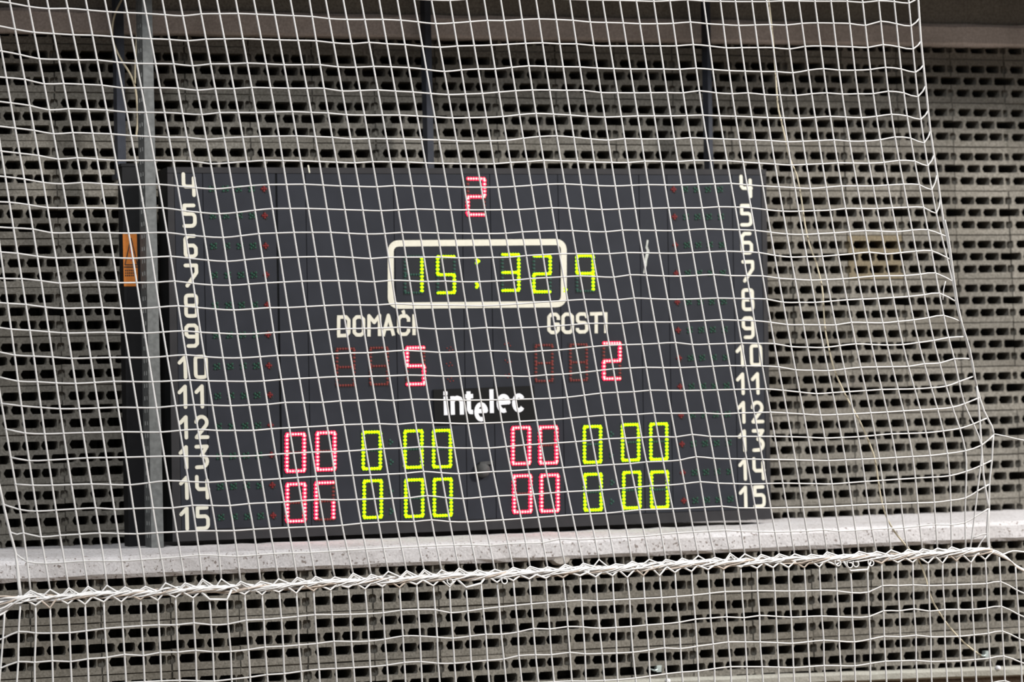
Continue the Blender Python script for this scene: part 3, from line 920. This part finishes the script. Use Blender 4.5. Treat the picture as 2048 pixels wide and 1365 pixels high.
RW = {
 -1: [(-200, -62), (0, -45), (137, -33), (273, -22), (370, -14), (480, -18), (640, -12), (860, 0), (900, 1), (1000, -6), (1170, 0), (1240, 1), (1310, 3), (1375, 0)] + rows_from((*Ct, [(80,5),(360,10),(560,10),(650,5),(830,8),(1010,8),(1105,15),(1195,5),(1290,10),(1380,20),(1432,-15)])),
 0: rows_from((*A, [(0,10),(75,20),(235,52),(395,50),(545,62),(640,70),(860,80),(1080,95),(1180,82),(1400,80),(1600,88),(1830,98),(1940,112),(1985,114)]),
              (*Bt, [(45,115),(150,115),(250,115),(370,120),(465,130),(565,140),(665,135),(770,127),(870,120),(970,122),(1065,115),(1165,112),(1260,115),(1365,120),(1460,130),(1650,135),(1750,140),(1850,140),(1950,138)]),
              (*Ct, [(5,140),(95,130),(195,140),(375,150),(560,145),(655,148),(745,138),(840,135),(1025,138),(1120,150),(1210,125),(1300,140),(1385,155),(1430,105)])),
 1: rows_from((*A, [(0,152),(90,172),(200,190),(430,205),(545,207),(770,222),(880,228),(1000,232),(1100,240),(1210,230),(1420,228),(1640,235),(1850,240),(1955,252)]),
              (*Bt, [(0,255),(75,258),(180,248),(280,258),(385,262),(485,272),(590,278),(690,270),(785,268),(885,265),(985,260),(1085,255),(1190,252),(1290,258),(1390,258),(1485,268),(1580,270),(1870,270)]),
              (*Ct, [(10,270),(110,262),(210,270),(310,282),(400,280),(590,280),(675,288),(770,272),(860,270),(1040,275),(1130,280),(1225,262),(1315,275),(1395,292),(1445,240)])),
 2: rows_from((*A, [(0,298),(115,320),(230,345),(460,352),(570,352),(685,365),(800,372),(1020,375),(1130,387),(1235,375),(1350,375),(1450,370),(1660,380),(1870,380),(1980,393)]),
              (*Bt, [(0,393),(95,395),(200,390),(300,393),(410,397),(510,408),(615,420),(710,410),(810,405),(905,405),(1005,395),(1105,387),(1310,392),(1410,393),(1510,400),(1700,405),(1890,405)]),
              (*Ct, [(30,407),(125,400),(230,408),(325,415),(510,420),(600,420),(690,428),(785,412),(875,403),(970,412),(1060,412),(1150,408),(1240,395),(1330,405),(1408,428),(1458,380)])),
 3: rows_from((*A, [(0,452),(145,465),(255,492),(375,490),(600,500),(715,515),(940,515),(1045,518),(1150,530),(1260,520),(1375,520),(1475,513),(1690,518),(1900,518)]),
              (*Bt, [(0,535),(225,528),(330,535),(430,540),(530,548),(635,555),(835,548),(1030,532),(1130,528),(1230,528),(1330,530),(1430,530),(1525,543),(1720,545),(1915,543)]),
              (*Ct, [(60,545),(150,532),(250,545),(345,550),(435,545),(530,555),(710,560),(805,550),(895,545),(985,552),(1075,550),(1165,550),(1255,535),(1345,545),(1425,570),(1472,500)])),
 4: rows_from((*A, [(0,595),(170,618),(285,645),(400,638),(620,645),(740,657),(965,660),(1180,672),(1290,660),(1500,660),(1710,655),(1925,663)]),
              (*Bt, [(0,672),(140,675),(350,675),(550,685),(660,692),(760,690),(860,688),(955,683),(1055,672),(1150,665),(1260,670),(1350,675),(1450,683),(1545,687),(1740,680),(1935,680)]),
              (*Ct, [(70,678),(170,675),(270,680),(365,682),(555,690),(735,693),(915,683),(1095,690),(1185,682),(1275,670),(1365,680),(1440,705),(1488,645)])),
 5: rows_from((*A, [(0,740),(205,765),(310,785),(425,778),(650,785),(770,795),(985,805),(1100,805),(1205,818),(1320,808),(1520,800),(1740,797),(1945,805)]),
              (*Bt, [(60,815),(165,812),(370,815),(580,820),(685,825),(780,828),(980,823),(1075,810),(1175,800),(1270,797),(1370,805),(1470,815),(1570,822),(1670,812),(1760,815),(1950,815)]),
              (*Ct, [(95,808),(290,815),(385,818),(570,825),(660,832),(845,825),(940,820),(1025,828),(1115,828),(1205,820),(1295,803),(1385,810),(1465,838),(1502,765)])),
 6: rows_from((*A, [(0,885),(230,912),(340,933),(450,925),(680,940),(910,940),(1120,945),(1230,960),(1330,955),(1550,940),(1770,943)]),
              (*Bt, [(85,955),(190,948),(390,950),(490,955),(605,958),(800,960),(900,960),(1000,952),(1095,948),(1190,940),(1290,943),(1390,945),(1485,950),(1585,952),(1690,953),(1780,945)]),
              (*Ct, [(20,948),(115,940),(310,942),(400,950),(590,962),(680,968),(865,960),(960,955),(1140,957),(1230,952),(1320,940),(1410,945),(1485,972),(1520,905)])),
 7: rows_from((*A, [(0,1032),(145,1050),(255,1070),(365,1078),(480,1070),(705,1083),(930,1080),(1040,1090),(1145,1100),(1250,1108),(1360,1098),(1465,1088),(1570,1082),(1790,1080)]),
              (*Bt, [(0,1090),(215,1095),(320,1088),(525,1092),(730,1097),(920,1097),(1020,1093),(1210,1080),(1310,1078),(1510,1088),(1610,1090),(1810,1082)]),
              (*Ct, [(0,1085),(140,1080),(240,1078),(330,1075),(510,1090),(700,1100),(800,1105),(890,1098),(980,1090),(1160,1090),(1245,1085),(1340,1080),(1435,1082),(1510,1112),(1540,1020)])),
 8: rows_from((*A, [(0,1185),(60,1185),(170,1200),(285,1218),(505,1217),(730,1222),(955,1218),(1060,1232),(1170,1245),(1275,1253),(1385,1245),(1490,1232),(1600,1222),(1820,1222)]),
              (*Bt, [(0,1228),(240,1235),(340,1230),(440,1225),(650,1230),(840,1230),(1045,1228),(1230,1218),(1330,1220),(1535,1228),(1730,1222)]),
              (*Ct, [(0,1218),(165,1218),(260,1212),(350,1213),(450,1218),(550,1230),(640,1238),(730,1238),(910,1232),(1000,1222),(1180,1223),(1270,1218),(1370,1215),(1460,1215),(1535,1250),(1565,1160)])),
 9: rows_from((*D, [(0,15),(190,25),(300,48),(530,45),(755,50),(970,45),(1090,60),(1200,70),(1305,75),(1410,65),(1520,52),(1730,45),(1930,45)]),
              (*E_, [(0,48),(150,55),(270,52),(370,45),(470,47),(780,52),(880,52),(985,50),(1070,42),(1260,35),(1360,35),(1450,40),(1560,42),(1650,32)]),
              (*F2, [(0,35),(185,25),(380,30),(470,33),(570,45),(660,55),(750,58),(940,48),(1120,35),(1300,42),(1390,32),(1480,28),(1575,68)])),
 10: rows_from((*D, [(0,160),(105,168),(215,185),(330,195),(560,190),(785,197),(1000,185),(1220,208),(1330,215),(1550,195),(1640,192),(1845,187)]),
               (*E_, [(0,188),(180,198),(290,190),(600,190),(700,195),(800,193),(1000,190),(1100,180),(1290,170),(1580,170),(1680,163)]),
               (*F2, [(0,168),(300,155),(490,162),(590,180),(680,190),(870,185),(1050,170),(1150,160),(1240,172),(1420,155),(1525,152),(1605,205)])),
 11: rows_from((*D, [(0,315),(130,317),(240,328),(350,343),(580,335),(690,340),(910,338),(1025,330),(1140,345),(1240,353),(1350,355),(1570,340),(1780,330)]),
               (*E_, [(0,328),(100,330),(210,335),(310,325),(520,333),(620,330),(730,335),(830,333),(1020,325),(1120,315),(1410,300),(1600,308),(1700,293),(1900,300)]),
               (*F2, [(0,303),(230,292),(330,298),(520,300),(620,315),(800,325),(980,318),(1180,300),(1350,298),(1450,290),(1540,282),(1628,335)])),
 12: rows_from((*D, [(0,458),(160,468),(265,483),(375,490),(600,485),(715,490),(825,490),(1045,475),(1155,485),(1270,495),(1380,500),(1590,485),(1700,485),(1910,473)]),
               (*E_, [(0,470),(230,470),(340,462),(440,468),(640,470),(850,475),(1050,463),(1140,455),(1440,437),(1630,440),(1720,430)]),
               (*F2, [(0,438),(255,430),(540,435),(640,455),(830,455),(1010,440),(1200,432),(1380,420),(1560,400),(1645,450)])),
 13: rows_from((*D, [(0,600),(65,612),(170,618),(290,628),(400,635),(620,630),(845,635),(1065,622),(1170,630),(1390,640),(1510,638),(1615,630),(1830,620)]),
               (*E_, [(0,610),(260,605),(360,600),(560,610),(770,608),(870,602),(970,605),(1170,600),(1370,585),(1460,578),(1650,578),(1750,570)]),
               (*F2, [(0,570),(275,557),(470,562),(570,572),(660,585),(950,587),(1035,572),(1225,575),(1400,558),(1585,530),(1675,568)])),
 14: rows_from((*D, [(0,740),(90,765),(200,770),(310,775),(420,783),(640,778),(870,778),(1085,762),(1200,773),(1310,780),(1425,780),(1640,765),(1750,765),(1970,755)]),
               (*E_, [(0,752),(180,750),(385,735),(590,748),(690,745),(890,738),(1090,745),(1190,738),(1290,733),(1500,712),(1590,705),(1770,700),(1970,690)]),
               (*F2, [(20,690),(110,702),(400,693),(590,697),(690,715),(870,720),(1060,698),(1250,705),(1340,702),(1430,690),(1520,678),(1610,660),(1705,655)])),
 15: rows_from((*D, [(0,890),(110,918),(220,920),(330,927),(445,930),(665,918),(890,920),(1110,910),(1220,915),(1440,918),(1550,915),(1660,905),(1970,890)]),
               (*E_, [(0,890),(310,885),(410,880),(610,887),(900,885),(1110,888),(1220,878),(1320,875),(1510,855),(1610,843),(1800,835)]),
               (*F2, [(0,838),(140,833),(330,825),(520,828),(620,833),(710,850),(900,855),(1090,835),(1370,830),(1460,815),(1550,812),(1640,785),(1738,785)])),
 16: rows_from((*D, [(0,1045),(130,1062),(240,1070),(350,1078),(470,1077),(690,1070),(910,1072),(1030,1060),(1140,1055),(1350,1060),(1570,1052),(1680,1040),(1890,1040)]),
               (*E_, [(0,1032),(120,1030),(220,1025),(320,1030),(430,1022),(730,1028),(930,1025),(1130,1020),(1240,1017),(1340,1010),(1540,985),(1730,978),(1830,968)]),
               (*F2, [(0,972),(160,970),(350,965),(550,962),(640,970),(830,990),(1020,978),(1220,965),(1400,962),(1580,950),(1670,918),(1760,885)])),
 17: rows_from((*D, [(-60,1160),(45,1200),(160,1223),(265,1225),(490,1218),(710,1213),(935,1215),(1050,1205),(1160,1198),(1260,1205),(1480,1205),(1590,1195),(1910,1178)]),
               (*E_, [(0,1172),(250,1165),(350,1170),(450,1158),(750,1165),(950,1158),(1170,1145),(1270,1140),(1370,1130),(1560,1115),(1760,1110),(1850,1103)]),
               (*F2, [(0,1105),(180,1103),(280,1108),(380,1103),(570,1098),(860,1115),(1040,1108),(1230,1098),(1430,1085),(1610,1075),(1700,1048),(1795,1010)])),
 18: rows_from((*G, [(-60,5),(0,32),(60,48),(170,68),(285,65),(510,52),(740,48),(960,42),(1180,42),(1400,42),(1510,38),(1620,30),(1830,18),(1985,15)]),
               (*E_, [(270,1310),(380,1308),(480,1300),(680,1308),(880,1308),(1080,1290),(1390,1270),(1590,1252),(1690,1250),(1880,1240)]),
               (*F2, [(0,1245),(110,1228),(210,1240),(400,1240),(600,1240),(790,1245),(880,1250),(1080,1242),(1270,1225),(1460,1220),(1650,1200),(1740,1172),(1832,1130)])),
 19: rows_from((*G, [(-10,180),(80,205),(190,212),(300,212),(530,205),(760,210),(980,185),(1210,195),(1420,182),(1540,180),(1860,160)]),
               (*H_, [(0,157),(170,152),(390,142),(500,130),(600,140),(700,145),(900,132),(1010,128),(1110,120),(1320,108),(1520,95),(1710,85),(1820,72)]),
               (*I_, [(0,72),(130,45),(230,55),(620,62),(900,68),(1200,55),(1500,38),(1610,25),(1700,12),(1800,-23),(1870,-83)])),
 20: rows_from((*G, [(10,320),(80,350),(195,365),(430,352),(560,345),(670,352),(890,345),(1010,345),(1120,330),(1340,332),(1450,320),(1670,310),(1880,295)]),
               (*H_, [(0,298),(420,285),(520,272),(620,285),(720,290),(920,275),(1130,265),(1330,250),(1540,240),(1830,215)]),
               (*I_, [(0,210),(170,190),(260,200),(450,205),(640,200),(920,205),(1120,190),(1420,170),(1600,160),(1700,135),(1800,95),(1860,65)])),
 21: rows_from((*G, [(58,485),(100,500),(130,490),(235,515),(360,505),(580,492),(800,497),(920,490),(1140,480),(1370,478),(1480,470),(1690,460),(1900,452)]),
               (*H_, [(0,448),(120,435),(330,425),(440,425),(540,415),(640,425),(740,427),(950,415),(1160,400),(1360,385),(1570,375),(1760,355)]),
               (*I_, [(0,350),(280,335),(380,345),(560,345),(850,340),(1140,325),(1240,322),(1530,312),(1700,290),(1845,205)])),
 22: rows_from((*G, [(90,610),(160,660),(275,670),(500,655),(720,655),(940,640),(1050,632),(1170,620),(1390,628),(1610,612),(1830,605)]),
               (*H_, [(0,595),(260,580),(460,570),(560,565),(770,560),(870,565),(980,555),(1190,548),(1290,525),(1400,530),(1590,520),(1780,510)]),
               (*I_, [(0,492),(310,475),(410,482),(590,485),(780,480),(880,473),(970,482),(1160,470),(1350,460),(1440,450),(1540,440),(1610,445),(1710,428),(1780,385),(1845,345)])),
}
for j in (-2, -3):
    RW[j] = [(x, y - 49.0) for x, y in RW[j + 1]]
EDGE = [(1827, -110), (1836.5, 0), (1842, 82), (1851, 167), (1860.5, 260), (1874, 348.5), (1887, 444), (1893, 470), (1905, 542), (1912, 604), (1925.5, 655), (1942.5, 720),
        (1954.5, 778), (1968, 822.5), (1983.5, 853), (1987, 868.5)]
for j in RW:                                                # every crosswise cord is tied into the selvedge
    if j <= 18:
        xe, ye = RW[j][-1]
        RW[j][-1] = (float(np.interp(ye, [q[1] for q in EDGE], [q[0] for q in EDGE])), ye)
def row_y(j, x):
    p = RW[j]
    if x < p[0][0]:
        return p[0][1] + max(p[0][0] - x, 0) * -0.10
    return float(np.interp(x, [q[0] for q in p], [q[1] for q in p]))
nodes = {}
for j in RW:
    x_end = RW[j][-1][0]
    for a in cols:
        y = row_y(j, 1000)
        x = 0
        for _ in range(8):
            x = col_x(a, y)
            y = row_y(j, x)
        p = cols[a]
        if y > p[-1][0] - 3 or x > x_end - 5:
            continue
        if j >= 20 and x < RW[j][0][0] + 6:
            continue
        nodes[(a, j)] = (x, y)
RC = 0.0034
net = tag(empty('safety_net', N3(1000, 1150)), 'white square mesh safety net hanging slack in front of the scoreboard', 'net')
def cord(parent, name, pts, r=RC, mat=M_CORD, sub=2, dy=0.0, jit=0.0):
    P3 = []
    for i, (x, y) in enumerate(pts):
        P3.append(N3(x, y, dy + (random.uniform(-jit, jit) if jit else 0)))
    if sub > 1:
        P3 = catmull(P3, sub)
    bm = bmesh.new()
    tube(bm, P3, r, 5)
    return place(parent, mesh_obj(name, bm, mat, None, True))
for j in sorted(RW):
    pts = sorted(nodes[k] for k in nodes if k[1] == j)
    first = RW[j][0]
    if j >= 20:
        pts = [first] + pts
    if j >= 21:
        pts = [pts[0], RW[j][1]] + [p for p in pts[1:] if p[0] > RW[j][1][0] + 6] if j == 21 else pts
    pts.append(RW[j][-1])
    cord(net, 'crosswise_cord', pts, RC * .92)
for a in sorted(cols):
    pts = sorted((nodes[k] for k in nodes if k[0] == a), key=lambda q: q[1])
    y_end, x_end = cols[a][-1]
    pts.append((x_end, y_end))
    cord(net, 'lengthwise_cord', pts, RC)
bm = bmesh.new()
for (x, y) in nodes.values():
    blob(bm, N3(x, y, -.001), .0052)
kn = place(net, mesh_obj('knot', bm, M_CORD, None, True))
kn['kind'] = 'stuff'
# selvedge cords
cord(net, 'edge_cord', EDGE, .0044)
cord(net, 'edge_cord', [(1890, 440), (1898, 480), (1906, 540), (1913, 590), (1922, 640), (1940, 700), (1953, 770)], .0032, sub=3, dy=-.006)
cord(net, 'edge_cord', [(1987, 868.5), (1985, 899), (1983.5, 926), (1979, 967), (1978.5, 1017), (1977, 1066), (1980, 1100)], .0038)
cord(net, 'edge_cord', [(1953, 770), (1958, 820), (1963, 891), (1967, 950), (1973, 990), (1978, 1017)], .0042)
cord(net, 'edge_cord', [(1978, 1017), (1974, 1060), (1976, 1085), (1980, 1104)], .0045)
cord(net, 'edge_cord', [(1976.5, 1068), (1962, 1070), (1946, 1077)], .0030)
cord(net, 'edge_cord', [(1972, 1072), (1962, 1085), (1953, 1102)], .0030)
cord(net, 'edge_cord', [(-30, 840), (-14, 920), (0, 978), (9, 1020), (20, 1066), (31, 1107), (35, 1150), (40, 1195)], .0046)
cord(net, 'edge_cord', [(31, 1107), (37, 1150), (42, 1195)], .0040)
cord(net, 'tie_cord', [(1987, 868.5), (2010, 873), (2035, 879), (2075, 886)], .0026)
cord(net, 'tie_cord', [(1891, 563), (1887, 580), (1886, 600)], .0024)

# lower net
lower = tag(empty('safety_net', N3(1000, 1365)), 'lower white safety net whose top hangs from the gathered rope', 'net')
LT = [(9, 1228), (41, 1207), (71, 1212), (100, 1217), (136, 1209), (170, 1210), (207.5, 1205), (242.5, 1205), (281, 1200), (315.5, 1202), (351, 1196), (386, 1197), (419, 1200), (454, 1200), (489, 1190),
      (524, 1191), (558, 1185), (592.5, 1187.5), (627, 1182.5), (661, 1181), (696.5, 1176), (730, 1179), (764.5, 1174), (799, 1176), (833, 1170), (866.5, 1172.5), (899, 1175), (932, 1176), (962, 1167.5), (994, 1166),
      (1026.5, 1162.5), (1058.5, 1159), (1092, 1157.5), (1126, 1156), (1160, 1152.5), (1191.5, 1155), (1225, 1152.5), (1254.5, 1156), (1286.5, 1152.5), (1319, 1152.5), (1350, 1146), (1383, 1144), (1416, 1140), (1447, 1139), (1481.5, 1135), (1514, 1137.5),
      (1546, 1136), (1577, 1136), (1608.5, 1136), (1638.5, 1135), (1672, 1131), (1701, 1142.5), (1735, 1140), (1763, 1127.5), (1795.5, 1126), (1825.5, 1126), (1856, 1127.5), (1885, 1127.5), (1913, 1122.5), (1942, 1126), (1970.5, 1120), (1998.5, 1115), (2031, 1134), (2066, 1148)]
LB = [-2, 33.75, 70, 106, 143, 178, 217, 251, 288, 322.5, 359.5, 392.5, 429, 464, 500,
      535, 570, 603, 640, 674, 709, 742.5, 776, 812, 844.5, 879, 911, 946, 979, 1012,
      1043, 1077, 1108, 1144, 1173, 1208, 1236.5, 1271.5, 1301, 1334, 1366.5, 1398, 1429.5, 1463, 1494, 1525,
      1558, 1588.5, 1620, 1651, 1681.5, 1711.5, 1742, 1772, 1803.5, 1834, 1864, 1893.5, 1924, 1952, 1983, 2010, 2043.5, 2078]
LR = [
    rows_from((*G, [(-60,1135),(0,1115),(105,1068),(210,1078),(300,1078),(420,1075),(625,1050),(720,1043),(830,1035),(930,1030),(1035,1030),(1130,1018),(1240,1030),(1340,1025),(1450,1000),(1550,998),(1640,990),(1850,970)]),
              (*H_, [(0,970),(150,965),(250,960),(340,945),(450,940),(550,940),(655,960),(740,950),(840,935),(1030,915),(1200,900),(1410,885),(1500,890),(1680,880),(1880,870)]),
              (*I_, [(0,865),(120,855),(300,835),(490,830),(690,832),(860,828),(950,830),(1040,842),(1140,838),(1220,800),(1310,800),(1390,795),(1490,800),(1660,795),(1830,788),(1915,775),(2005,825),(2048,845),(2180,900)])),
    rows_from((*G, [(-60,1300),(0,1283),(105,1245),(200,1250),(310,1240),(410,1245),(520,1228),(640,1220),(740,1200),(840,1210),(940,1190),(1040,1190),(1150,1178),(1240,1188),(1350,1185),(1450,1175),(1550,1160),(1660,1155),(1850,1140),(1960,1125)]),
              (*H_, [(0,1130),(170,1125),(260,1115),(360,1095),(460,1095),(660,1108),(850,1085),(950,1085),(1050,1070),(1140,1050),(1240,1055),(1330,1040),(1420,1042),(1520,1050),(1700,1040),(1800,1030)]),
              (*I_, [(0,1020),(130,995),(220,990),(310,983),(410,988),(500,975),(680,985),(860,978),(1050,985),(1140,982),(1230,945),(1320,948),(1400,935),(1490,950),(1580,940),(1760,940),(1925,920),(2005,965),(2048,985),(2180,1035)])),
    rows_from((*G, [(-60,1460),(0,1445),(105,1410),(310,1405),(520,1390),(740,1368),(950,1358),(1055,1355),(1250,1360),(1470,1335),(1570,1320),(1670,1315),(1770,1300),(1870,1290),(1970,1285)]),
              (*H_, [(0,1290),(80,1280),(180,1275),(280,1265),(380,1250),(480,1245),(570,1255),(670,1255),(860,1238),(960,1230),(1050,1210),(1150,1205),(1240,1205),(1330,1190),(1430,1200),(1620,1195),(1720,1190),(1900,1165)]),
              (*I_, [(0,1175),(130,1155),(320,1130),(500,1130),(690,1138),(870,1120),(1060,1130),(1240,1095),(1320,1100),(1410,1090),(1500,1100),(1660,1098),(1840,1080),(1930,1065),(2020,1110),(2048,1120),(2180,1165)])),
    rows_from((*G, [(-60,1620),(0,1600),(520,1545),(1055,1510),(1570,1475),(1970,1440)]),
              (*H_, [(280,1415),(670,1405),(960,1380),(1350,1358),(1450,1360),(1640,1350),(1740,1340),(1920,1315)]),
              (*I_, [(0,1310),(140,1300),(240,1285),(320,1275),(510,1275),(700,1280),(880,1268),(1060,1270),(1230,1243),(1420,1238),(1510,1245),(1680,1240),(1850,1225),(1940,1210),(2030,1250),(2048,1255),(2180,1300)])),
]
LR.append([(x, y + 50) for x, y in LR[-1]])
LR.append([(x, y + 50) for x, y in LR[-1]])
lnodes = []
lcols = []
def lc_x(k, y):
    (xt, yt), xb2 = LT[k], LB[k]
    return xt + (xb2 - xt) * (y - yt) / (1365 - yt)
for k in range(len(LT)):
    pts = [LT[k]]
    for L_ in LR:
        y = 1250
        for _ in range(6):
            x = lc_x(k, y)
            y = float(np.interp(x, [q[0] for q in L_], [q[1] for q in L_]))
        x += random.uniform(-1.2, 1.2)
        pts.append((x, y))
        lnodes.append((x, y))
    lcols.append(pts)
    cord(lower, 'lengthwise_cord', pts + [(pts[-1][0] + 1, pts[-1][1] + 20)], RC)
for i in range(len(LR)):
    cord(lower, 'crosswise_cord', [(LR[i][0][0], LR[i][0][1])] + [c[i + 1] for c in lcols], RC * .92)
bm = bmesh.new()
for (x, y) in lnodes:
    blob(bm, N3(x, y, -.001), .0052)
kn = place(lower, mesh_obj('knot', bm, M_CORD, None, True))
kn['kind'] = 'stuff'

# gathered rope between the two nets
SP = [(-60, 1226), (0, 1212), (40, 1198), (100, 1196), (200, 1191), (300, 1186), (400, 1180), (500, 1177), (600, 1171), (700, 1165), (800, 1160), (900, 1155), (1024, 1149),
      (1200, 1140), (1400, 1128), (1600, 1121), (1800, 1113), (1900, 1107), (1950, 1104), (1985, 1104)]
def sp_y(x):
    return float(np.interp(x, [p[0] for p in SP], [p[1] for p in SP]))
rope = tag(empty('gathered_rope', N3(1000, 1150)), 'thick rope of gathered soiled white net cords joining both nets', 'rope')
for s in range(16):
    ph, fr = random.uniform(0, 6.28), random.uniform(60, 130)
    amp = random.uniform(3.0, 9.5)
    base = random.uniform(-3.5, 3.5)
    pts = []
    x = -60.0
    fan = random.uniform(-1, 1)
    while x < 1986:
        spread = 1.0
        off = base + amp * math.sin(x / fr * 6.283 / 2 + ph) * .75 + random.uniform(-1.2, 1.2)
        if x < 36:
            off = fan * 17 * min(1, (36 - x) / 36) + fan * 4
        pts.append((x, sp_y(x) + off))
        x += random.uniform(13, 22)
    P3 = [N3(x, y, .013 * math.sin(x / fr * 3.14 + ph + 1.57)) for x, y in pts]
    bm = bmesh.new()
    tube(bm, catmull(P3, 2), random.uniform(.0026, .0036), 5)
    place(rope, mesh_obj('strand', bm, M_CORD_D if s in (3, 9, 14) else M_ROPE, None, True))
for off, mat in ((0, M_ROPE), (3, M_CORD_D), (-3, M_ROPE)):
    cord(rope, 'strand', [(1960, 1104 + off), (1985, 1104 + off), (2008, 1114 + off * .8), (2022, 1124), (2032, 1133 + off * .4), (2050, 1143 + off * .4), (2085, 1162)], .0036, mat, 3)
cord(rope, 'strand', [(1970, 1102), (1990, 1106), (2004, 1110), (2025, 1103), (2050, 1105), (2085, 1108)], .0032, M_ROPE, 3)
for k, (x, y) in enumerate(KN):                             # meshes drawn into the rope
    if k == len(KN) - 1:
        continue
    xl, xr = x - random.uniform(10, 15), x + random.uniform(16, 24)
    cord(rope, 'loop', [(xl - 6, sp_y(xl - 6) + 1), (xl, sp_y(xl) - 4), (x, y), (xr, sp_y(xr) - 5), (xr + 14, sp_y(xr + 14) + 1)], RC * .95, M_ROPE, 1, -.008)
    if k % 3 != 1:
        cord(rope, 'loop', [(xl - 9, sp_y(xl - 9) + 1), (xl + 3, sp_y(xl) - 4), (x + 1, y + 3), (xr - 7, sp_y(xr) - 3), (xr + 16, sp_y(xr + 16))], RC * 1.1, M_ROPE, 1, -.006)
for k, (x, y) in enumerate(LT[1:-2]):
    if x > 1990: continue
    xl, xr = x - random.uniform(14, 20), x + random.uniform(10, 15)
    if k in (11, 26, 50):                                   # torn meshes that hang open
        nx, ny = LT[1:-2][k + 1]
        cord(rope, 'loop', [(xl - 4, sp_y(xl) + 1), (x, y), (nx, ny), (nx + 9, sp_y(nx + 9) + 2)], RC * 1.25, M_ROPE, 1, -.008)
        continue
    if k in (12, 27, 51):
        continue
    cord(rope, 'loop', [(xl - 8, sp_y(xl - 8) - 1), (xl, sp_y(xl) + 4), (x, y), (xr, sp_y(xr) + 4), (xr + 7, sp_y(xr + 7) - 1)], RC * 1.15,
         M_CORD_D if k % 5 == 2 else M_ROPE, 1, -.008)
for cx, cy in ((652 + 248, 1164), (1009, 1163), (1676, 1127), (1700, 1131), (1742, 1127), (1712, 1129)):   # little curled ends
    cord(rope, 'curl', [(cx - 6, cy - 6), (cx - 5, cy + 2), (cx, cy + 6), (cx + 5, cy + 2), (cx + 4, cy - 4), (cx - 2, cy - 5)], .0024, M_ROPE, 3, -.012)

# loose string hanging between net and wall
P3 = []
for x, y in [(1530, -70), (1535, -20), (1541, 30), (1548, 103), (1555, 205), (1562, 240), (1570, 275), (1580, 318), (1594, 352), (1603, 400), (1610, 450), (1619, 490), (1632, 525), (1644, 575),
             (1647.5, 620), (1650, 655), (1656, 690), (1668, 738), (1688, 785), (1704, 815), (1722, 848), (1738, 885), (1750, 920), (1757, 965), (1766, 1015), (1785, 1058),
             (1812, 1092), (1838, 1122), (1852, 1160), (1862, 1195), (1876, 1222), (1900, 1256), (1930, 1288), (1962, 1312)]:
    P3.append(N3(x, y, .02))
bm = bmesh.new()
tube(bm, catmull(P3, 3), .0036, 6)
tag(mesh_obj('loose_string', bm, M_STRING, None, True), 'thin beige string dangling loosely behind the safety net', 'string')

# small zinc wire clamps on the lower wall and their white screw caps
def clamp(cx, cy, capx, capy, label):
    c = on(cx, cy, LY - .006)
    root = tag(empty('wire_clamp', (c.x, LY, c.z)), label, 'clamp')
    bm = bmesh.new()
    skewbox(bm, (c.x - .012, LY - .012, c.z - .014), (c.x + .010, LY - .012, c.z - .014), (c.x + .012, LY - .012, c.z + .013), (c.x - .009, LY - .012, c.z + .013), (0, .03, 0))
    place(root, mesh_obj('plate', bm, M_CLAMP))
    bm = bmesh.new()
    tube(bm, catmull([(c.x - .008, LY - .012, c.z - .004), (c.x - .022, LY - .016, c.z - .006), (c.x - .034, LY - .006, c.z - .002), (c.x - .040, LY + .02, c.z)], 4), .0032, 6)
    place(root, mesh_obj('hook', bm, M_CLAMP, None, True))
    k = on(capx, capy, RY - .004)
    bm = bmesh.new()
    prev = None
    for r, d in ((.0095, -.012), (.0095, .003), (.006, .007), (.0001, .008)):
        rg = [bm.verts.new((k.x + r * math.cos(t * math.pi / 6), RY - d, k.z + r * math.sin(t * math.pi / 6))) for t in range(12)]
        if prev:
            for t in range(12):
                bm.faces.new((prev[t], prev[(t + 1) % 12], rg[(t + 1) % 12], rg[t]))
        prev = rg
    tag(mesh_obj('screw_cap', bm, M_WHITE, None, True), label.replace('zinc wire clamp', 'white screw cap').replace('in a block hole', 'on the cream rail'), 'screw cap')
clamp(1317, 1338, 1337, 1363, 'zinc wire clamp in a block hole below the guest team digits')
clamp(1974, 1309, 1998, 1337, 'zinc wire clamp in a block hole below the net corner')
